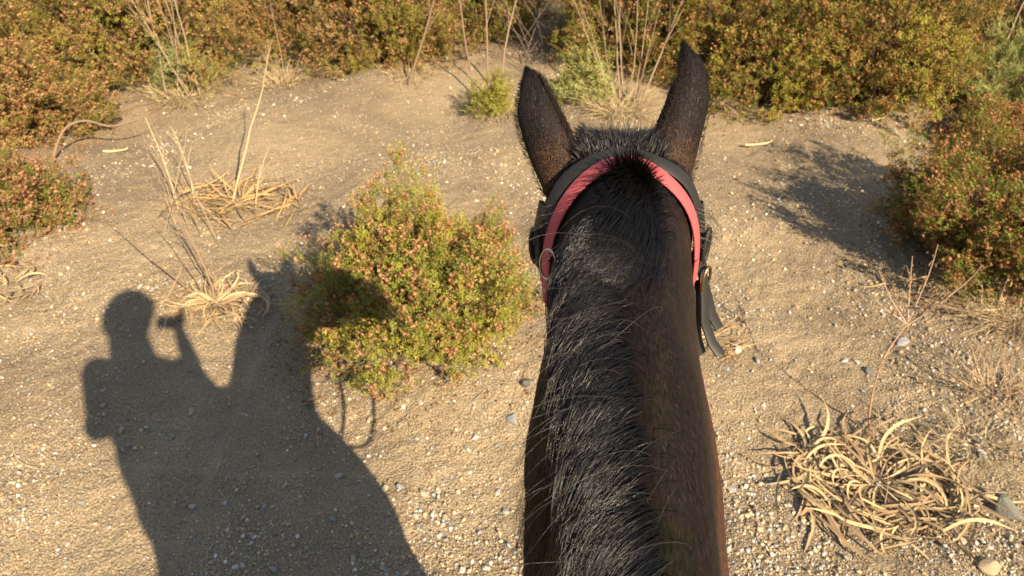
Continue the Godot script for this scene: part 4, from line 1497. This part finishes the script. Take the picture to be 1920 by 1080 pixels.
func build_rider() -> void:
	rng.seed = 13
	var o := thing("person", "person in the saddle holding up a phone, seen only as a shadow", "person")
	var hip := Vector3(0.10, 1.76, 0.40)
	var chest := Vector3(0.03, 2.16, 0.36)
	var neck := Vector3(0.0, 2.40, 0.33)
	var face := Vector3(-0.01, 2.575, 0.265)
	var arms := [
		[Vector3(-0.205, 2.325, 0.325), Vector3(-0.285, 2.00, 0.25), Vector3(-0.06, 1.86, -0.09)],
		[Vector3(0.215, 2.335, 0.34), Vector3(0.200, 2.12, 0.22), Vector3(0.080, 2.340, 0.035)]]
	var legs := [
		[Vector3(0.02, 1.72, 0.38), Vector3(-0.22, 1.36, 0.02), Vector3(-0.255, 0.93, 0.16)],
		[Vector3(0.22, 1.72, 0.38), Vector3(0.48, 1.36, 0.02), Vector3(0.515, 0.93, 0.16)]]
	# skin: one continuous figure
	var f := Field.new()
	f.k = 0.05
	f.chain([hip, Vector3(0.06, 1.96, 0.38), chest, Vector3(0.01, 2.30, 0.335)], [0.13, 0.115, 0.125, 0.10], [1.35, 1.25, 1.4, 1.6])
	f.chain([Vector3(0.0, 2.33, 0.335), neck, Vector3(-0.01, 2.50, 0.29)], [0.065, 0.06, 0.06])
	f.bone(Vector3(-0.01, 2.60, 0.28), Vector3(-0.01, 2.545, 0.245), 0.095, 0.068, 0.85, 0.85)
	f.bone(Vector3(-0.01, 2.575, 0.168), Vector3(-0.01, 2.552, 0.158), 0.010, 0.014)
	for s in [-1.0, 1.0]:
		f.bone(Vector3(-0.01 + s * 0.083, 2.585, 0.275), Vector3(-0.01 + s * 0.085, 2.555, 0.27), 0.018, 0.012, 0.5, 0.5)
	for a in arms:
		f.chain([a[0], a[1], a[2]], [0.056, 0.042, 0.028])
	for l in legs:
		f.chain([l[0], l[1], l[2], l[2] + Vector3(0, -0.05, -0.10)], [0.095, 0.06, 0.042, 0.038])
	var skin := Color(0.42, 0.25, 0.17)
	var b := Buf.new()
	f.mesh_into(b, Vector3(-0.42, 0.78, -0.16), Vector3(0.68, 2.76, 0.62), 0.014, func(_p): return skin)
	# hands: five fingers each; the right one grips the phone, the left the reins
	var h := Field.new()
	h.k = 0.008
	var w: Vector3 = arms[1][2]
	h.bone(w, Vector3(0.083, 2.370, 0.03), 0.025, 0.024)
	h.bone(Vector3(0.083, 2.370, 0.03), Vector3(0.088, 2.415, 0.033), 0.024, 0.022, 1.1, 1.1)
	for k in 4:
		finger(h, Vector3(0.102 - 0.002 * k, 2.433 - 0.019 * k, 0.036), Vector3(0.3, 0.15, -0.7), Vector3(-0.75, 0.05, -0.25), [0.070, 0.076, 0.070, 0.056][k], 0.0085)
	finger(h, Vector3(0.077, 2.367, 0.045), Vector3(-0.45, 0.55, 0.25), Vector3(-0.1, 0.25, -0.15), 0.062, 0.010)
	h.mesh_into(b, Vector3(-0.01, 2.30, -0.04), Vector3(0.18, 2.49, 0.09), 0.004, func(_p): return skin)
	var hl := Field.new()
	hl.k = 0.008
	var wl: Vector3 = arms[0][2]
	hl.bone(wl, wl + Vector3(0.015, -0.01, -0.05), 0.026, 0.027)
	hl.bone(wl + Vector3(0.015, -0.01, -0.05), wl + Vector3(0.022, -0.02, -0.085), 0.027, 0.025)
	for k in 4:
		finger(hl, wl + Vector3(0.030, 0.010 - 0.019 * k, -0.105), Vector3(0.6, -0.1, -0.6), Vector3(0.5, -0.1, 0.95), [0.066, 0.074, 0.070, 0.054][k], 0.0085)
	finger(hl, wl + Vector3(0.030, 0.012, -0.055), Vector3(0.4, 0.4, -0.6), Vector3(0.2, -0.4, -0.1), 0.06, 0.010)
	hl.mesh_into(b, wl + Vector3(-0.06, -0.10, -0.20), wl + Vector3(0.13, 0.07, 0.05), 0.004, func(_p): return skin)
	part("body", b.mesh(), material(0.55), o)
	for s in [-1.0, 1.0]:
		var eb := Buf.new()
		eb.ball(Vector3(-0.01 + s * 0.032, 2.585, 0.178), Vector3(0.013, 0.011, 0.011), Color.WHITE)
		part("eye", eb.mesh(), flat(Color(0.25, 0.22, 0.2), 0.2), o)
	var mb := Buf.new()
	mb.ball(Vector3(-0.01, 2.522, 0.178), Vector3(0.024, 0.006, 0.008), Color.WHITE)
	part("mouth", mb.mesh(), flat(Color(0.30, 0.10, 0.08), 0.5), o)
	# clothes
	var t := Field.new()
	t.k = 0.05
	t.chain([Vector3(0.095, 1.79, 0.40), Vector3(0.06, 1.96, 0.38), chest, Vector3(0.01, 2.32, 0.34)], [0.155, 0.145, 0.145, 0.095], [1.35, 1.35, 1.45, 1.9])
	for a in arms:
		t.chain([a[0], a[1], a[1].lerp(a[2], 0.8)], [0.068, 0.050, 0.036])
	var tb := Buf.new()
	t.mesh_into(tb, Vector3(-0.42, 1.58, -0.05), Vector3(0.42, 2.50, 0.64), 0.015, func(p): return Color(0.10, 0.13, 0.18) * (1.0 + 0.15 * noise.get_noise_3dv(p * 60.0)))
	part("shirt", tb.mesh(), material(0.9, 0.2), o)
	var tr := Field.new()
	tr.k = 0.05
	tr.bone(Vector3(0.03, 1.75, 0.40), Vector3(0.20, 1.75, 0.40), 0.125, 0.125)
	for l in legs:
		tr.chain([l[0], l[1], l[2]], [0.11, 0.072, 0.055])
	var rb := Buf.new()
	tr.mesh_into(rb, Vector3(-0.42, 0.84, -0.12), Vector3(0.68, 1.92, 0.60), 0.015, func(_p): return Color(0.06, 0.075, 0.10))
	part("trousers", rb.mesh(), material(0.9, 0.2), o)
	for l in legs:
		var bf := Field.new()
		bf.k = 0.03
		var a: Vector3 = l[2]
		bf.chain([a + Vector3(0, 0.10, -0.02), a + Vector3(0, -0.03, 0.0), a + Vector3(0, -0.07, -0.10), a + Vector3(0, -0.085, -0.17)], [0.062, 0.052, 0.045, 0.035])
		var bb := Buf.new()
		bf.mesh_into(bb, a + Vector3(-0.1, -0.16, -0.26), a + Vector3(0.1, 0.2, 0.1), 0.011, func(_p): return Color(0.05, 0.03, 0.02))
		part("boot", bb.mesh(), material(0.5), o)
	var hf := Field.new()
	hf.k = 0.03
	hf.bone(Vector3(-0.01, 2.62, 0.30), Vector3(-0.01, 2.63, 0.255), 0.130, 0.124, 0.92, 0.92)
	var hb := Buf.new()
	hf.mesh_into(hb, Vector3(-0.17, 2.45, 0.08), Vector3(0.15, 2.80, 0.48), 0.010, func(_p): return Color(0.03, 0.03, 0.032))
	# cut the shell open below the brow
	var keep := PackedInt32Array()
	for k in range(0, hb.i.size(), 3):
		if hb.v[hb.i[k]].y > 2.598 or (hb.v[hb.i[k]].z > 0.30 and hb.v[hb.i[k]].y > 2.53):
			keep.append_array([hb.i[k], hb.i[k + 1], hb.i[k + 2]])
	hb.i = keep
	hb.strap(PackedVector3Array([Vector3(-0.09, 2.612, 0.175), Vector3(-0.05, 2.612, 0.14), Vector3(-0.01, 2.613, 0.128), Vector3(0.03, 2.612, 0.14), Vector3(0.07, 2.612, 0.175)]), PackedVector3Array([Vector3.UP, Vector3.UP, Vector3.UP, Vector3.UP, Vector3.UP]), 0.06, 0.006, Color(0.03, 0.03, 0.032))
	part("helmet", hb.mesh(), material(0.4), o)
	var hr := Buf.new()
	for k in 500:
		var a := rng.randf_range(-1.2, 1.2)
		var root := Vector3(-0.01 + sin(a) * 0.085, 2.56, 0.29 + cos(a) * 0.075)
		var d := Vector3(sin(a) * 0.03, 0, cos(a) * 0.03)
		hr.tube(PackedVector3Array([root, root + d + Vector3(0, -0.06, 0), root + d * 1.3 + Vector3(0, -0.13, 0), root + d + Vector3(rng.randf_range(-0.01, 0.01), -0.19 - rng.randf() * 0.03, 0)]), PackedFloat32Array([0.002, 0.002, 0.002, 0.001]), 3, Color(0.06, 0.035, 0.02), Color(0.06, 0.035, 0.02))
	part("hair", hr.mesh(), material(0.45), o, true)

	var ph := thing("phone", "black phone held level in the rider's raised right hand", "phone")
	ph.position = Vector3(0.034, 2.380, 0.019)
	ph.rotation_degrees = Vector3(-35, 0, 0)
	var pb := Buf.new()
	pb.strap(PackedVector3Array([Vector3(-0.064, 0, 0), Vector3(-0.062, 0, 0), Vector3(0.062, 0, 0), Vector3(0.064, 0, 0)]), PackedVector3Array([Vector3.BACK, Vector3.BACK, Vector3.BACK, Vector3.BACK]), 0.066, 0.008, Color.WHITE)
	part("case", pb.mesh(), flat(Color(0.02, 0.02, 0.022), 0.35), ph)
	var sb := Buf.new()
	sb.strap(PackedVector3Array([Vector3(-0.059, 0, 0.0042), Vector3(0.059, 0, 0.0042)]), PackedVector3Array([Vector3.BACK, Vector3.BACK]), 0.060, 0.001, Color.WHITE)
	part("screen", sb.mesh(), flat(Color(0.01, 0.01, 0.012), 0.08), ph)


# ---------------------------------------------------------------- stones

func build_stones() -> void:
	rng.seed = 31
	var m := material(0.9, 0.3)
	var n1 := FastNoiseLite.new()
	n1.seed = 8
	n1.frequency = 0.04
	n1.fractal_octaves = 4
	var tx := NoiseTexture2D.new()
	tx.width = 256
	tx.height = 256
	tx.seamless = true
	tx.noise = n1
	var meshes := []
	for k in 6:
		meshes.append(pebble(40 + k, 12, 18, 1.0))
	var mats := []
	for c in [Color(0.56, 0.52, 0.46), Color(0.34, 0.34, 0.33), Color(0.42, 0.33, 0.21), Color(0.17, 0.165, 0.14), Color(0.46, 0.40, 0.30)]:
		var s := flat(c, 0.9)
		s.metallic_specular = 0.3
		s.albedo_texture = speckle(c)
		s.albedo_color = Color.WHITE
		s.uv1_triplanar = true
		s.uv1_scale = Vector3(1.2, 1.2, 1.2)
		s.heightmap_enabled = true
		s.heightmap_texture = tx
		s.heightmap_scale = 0.4
		mats.append(s)
	# stones that stand out: x, z, size, material, label
	var big := [
		[1.93, -1.93, 0.105, 3, "grey-green boulder at the lower right edge, beside the big leaf nest"],
		[2.08, -1.72, 0.085, 3, "mossy grey boulder at the bottom right corner"],
		[1.74, -1.66, 0.055, 2, "tan broken rock below the big leaf nest at lower right"],
		[0.06, -2.62, 0.055, 3, "dark grey stone just left of the mane, below the round shrub"],
		[0.00, -2.42, 0.045, 1, "angular grey stone left of the mane with a dark hollow beside it"],
		[-0.16, -2.33, 0.026, 0, "white stone below the round shrub, nearest the mane"],
		[-0.19, -2.26, 0.028, 0, "pale grey stone in the pair below the round shrub"],
		[-0.06, -2.05, 0.022, 0, "white stone alone on the dirt left of the mane"],
		[-0.62, -2.23, 0.020, 0, "white stone beside the loop of the rein's shadow"],
		[-0.50, -2.50, 0.020, 0, "left white stone at the front foot of the round shrub"],
		[-0.42, -2.52, 0.022, 0, "right white stone at the front foot of the round shrub"],
		[-1.27, -1.94, 0.020, 0, "bright white stone inside the rider's shadow"],
		[-1.76, -1.86, 0.020, 0, "white stone on the sunny dirt left of the rider's shadow"],
		[1.12, -2.88, 0.045, 0, "whitish rock right of the bridle straps, largest of its cluster"],
		[1.20, -2.80, 0.035, 1, "blue-grey rock in the cluster right of the bridle straps"],
		[1.02, -2.72, 0.030, 1, "grey rock lowest in the cluster right of the bridle straps"],
		[2.00, -3.00, 0.05, 1, "grey stone near the dead leaves at the right edge"],
		[1.75, -2.78, 0.04, 3, "dark grey stone midway between the dead stalk and the right edge"],
		[1.06, -2.05, 0.04, 3, "dark stone at the left rim of the big leaf nest"],
		[-0.95, -1.45, 0.05, 3, "flat dark stone in the shadow at the bottom of the frame"],
		[-0.85, -1.62, 0.03, 1, "grey stone in the shadow at the bottom, by the shadow's right border"],
	]
	for q in big:
		var o := MeshInstance3D.new()
		o.name = numbered("stone")
		o.mesh = meshes[rng.randi() % 6]
		o.material_override = mats[q[3]]
		o.position = ground_at(q[0], q[1]) + Vector3(0, q[2] * 0.08, 0)
		o.rotation = Vector3(rng.randf_range(-0.3, 0.3), rng.randf() * TAU, rng.randf_range(-0.3, 0.3))
		o.scale = Vector3(q[2], q[2] * 0.8, q[2] * 0.9)
		add_child(o)
		tag(o, q[4], "stone", "stones that stand out on the dirt")
	var areas := [
		[Vector2(0.55, 2.6), Vector2(-3.7, -1.6), 150, "small stone in the gravelly dirt on the right of the horse's neck", "small stones right of the horse"],
		[Vector2(-0.75, 0.02), Vector2(-2.55, -1.35), 65, "small stone in the sunlit dirt between the mane and the rider's shadow", "small stones left of the mane"],
		[Vector2(-2.3, -0.8), Vector2(-2.9, -1.35), 45, "small stone on the dirt in and around the rider's shadow", "small stones around the rider's shadow"],
		[Vector2(-2.8, 2.6), Vector2(-6.0, -3.9), 30, "small pale stone on the bare dirt towards the back of the clearing", "small stones at the back of the clearing"]]
	for q in areas:
		for k in q[2]:
			var s := 0.007 + 0.022 * pow(rng.randf(), 2.6)
			var px := rng.randf_range(q[0].x, q[0].y)
			var pz := rng.randf_range(q[1].x, q[1].y)
			var o := MeshInstance3D.new()
			o.name = numbered("small_stone")
			o.mesh = meshes[rng.randi() % 6]
			o.material_override = mats[[0, 0, 1, 2, 4, 4][rng.randi() % 6]]
			o.position = ground_at(px, pz) + Vector3(0, s * 0.1, 0)
			o.rotation = Vector3(rng.randf_range(-0.4, 0.4), rng.randf() * TAU, rng.randf_range(-0.4, 0.4))
			o.scale = Vector3(s * rng.randf_range(0.8, 1.3), s * 0.8, s)
			add_child(o)
			tag(o, q[3], "stone", q[4])


func speckle(c: Color) -> NoiseTexture2D:
	var n := FastNoiseLite.new()
	n.seed = int(c.r * 1000)
	n.frequency = 0.05
	n.fractal_octaves = 5
	var t := NoiseTexture2D.new()
	t.width = 256
	t.height = 256
	t.seamless = true
	t.noise = n
	var g := Gradient.new()
	g.offsets = PackedFloat32Array([0.0, 0.45, 0.7, 1.0])
	g.colors = PackedColorArray([(c * 0.55).linear_to_srgb(), (c * 0.9).linear_to_srgb(), c.linear_to_srgb(), (c * 1.2).linear_to_srgb()])
	t.color_ramp = g
	return t
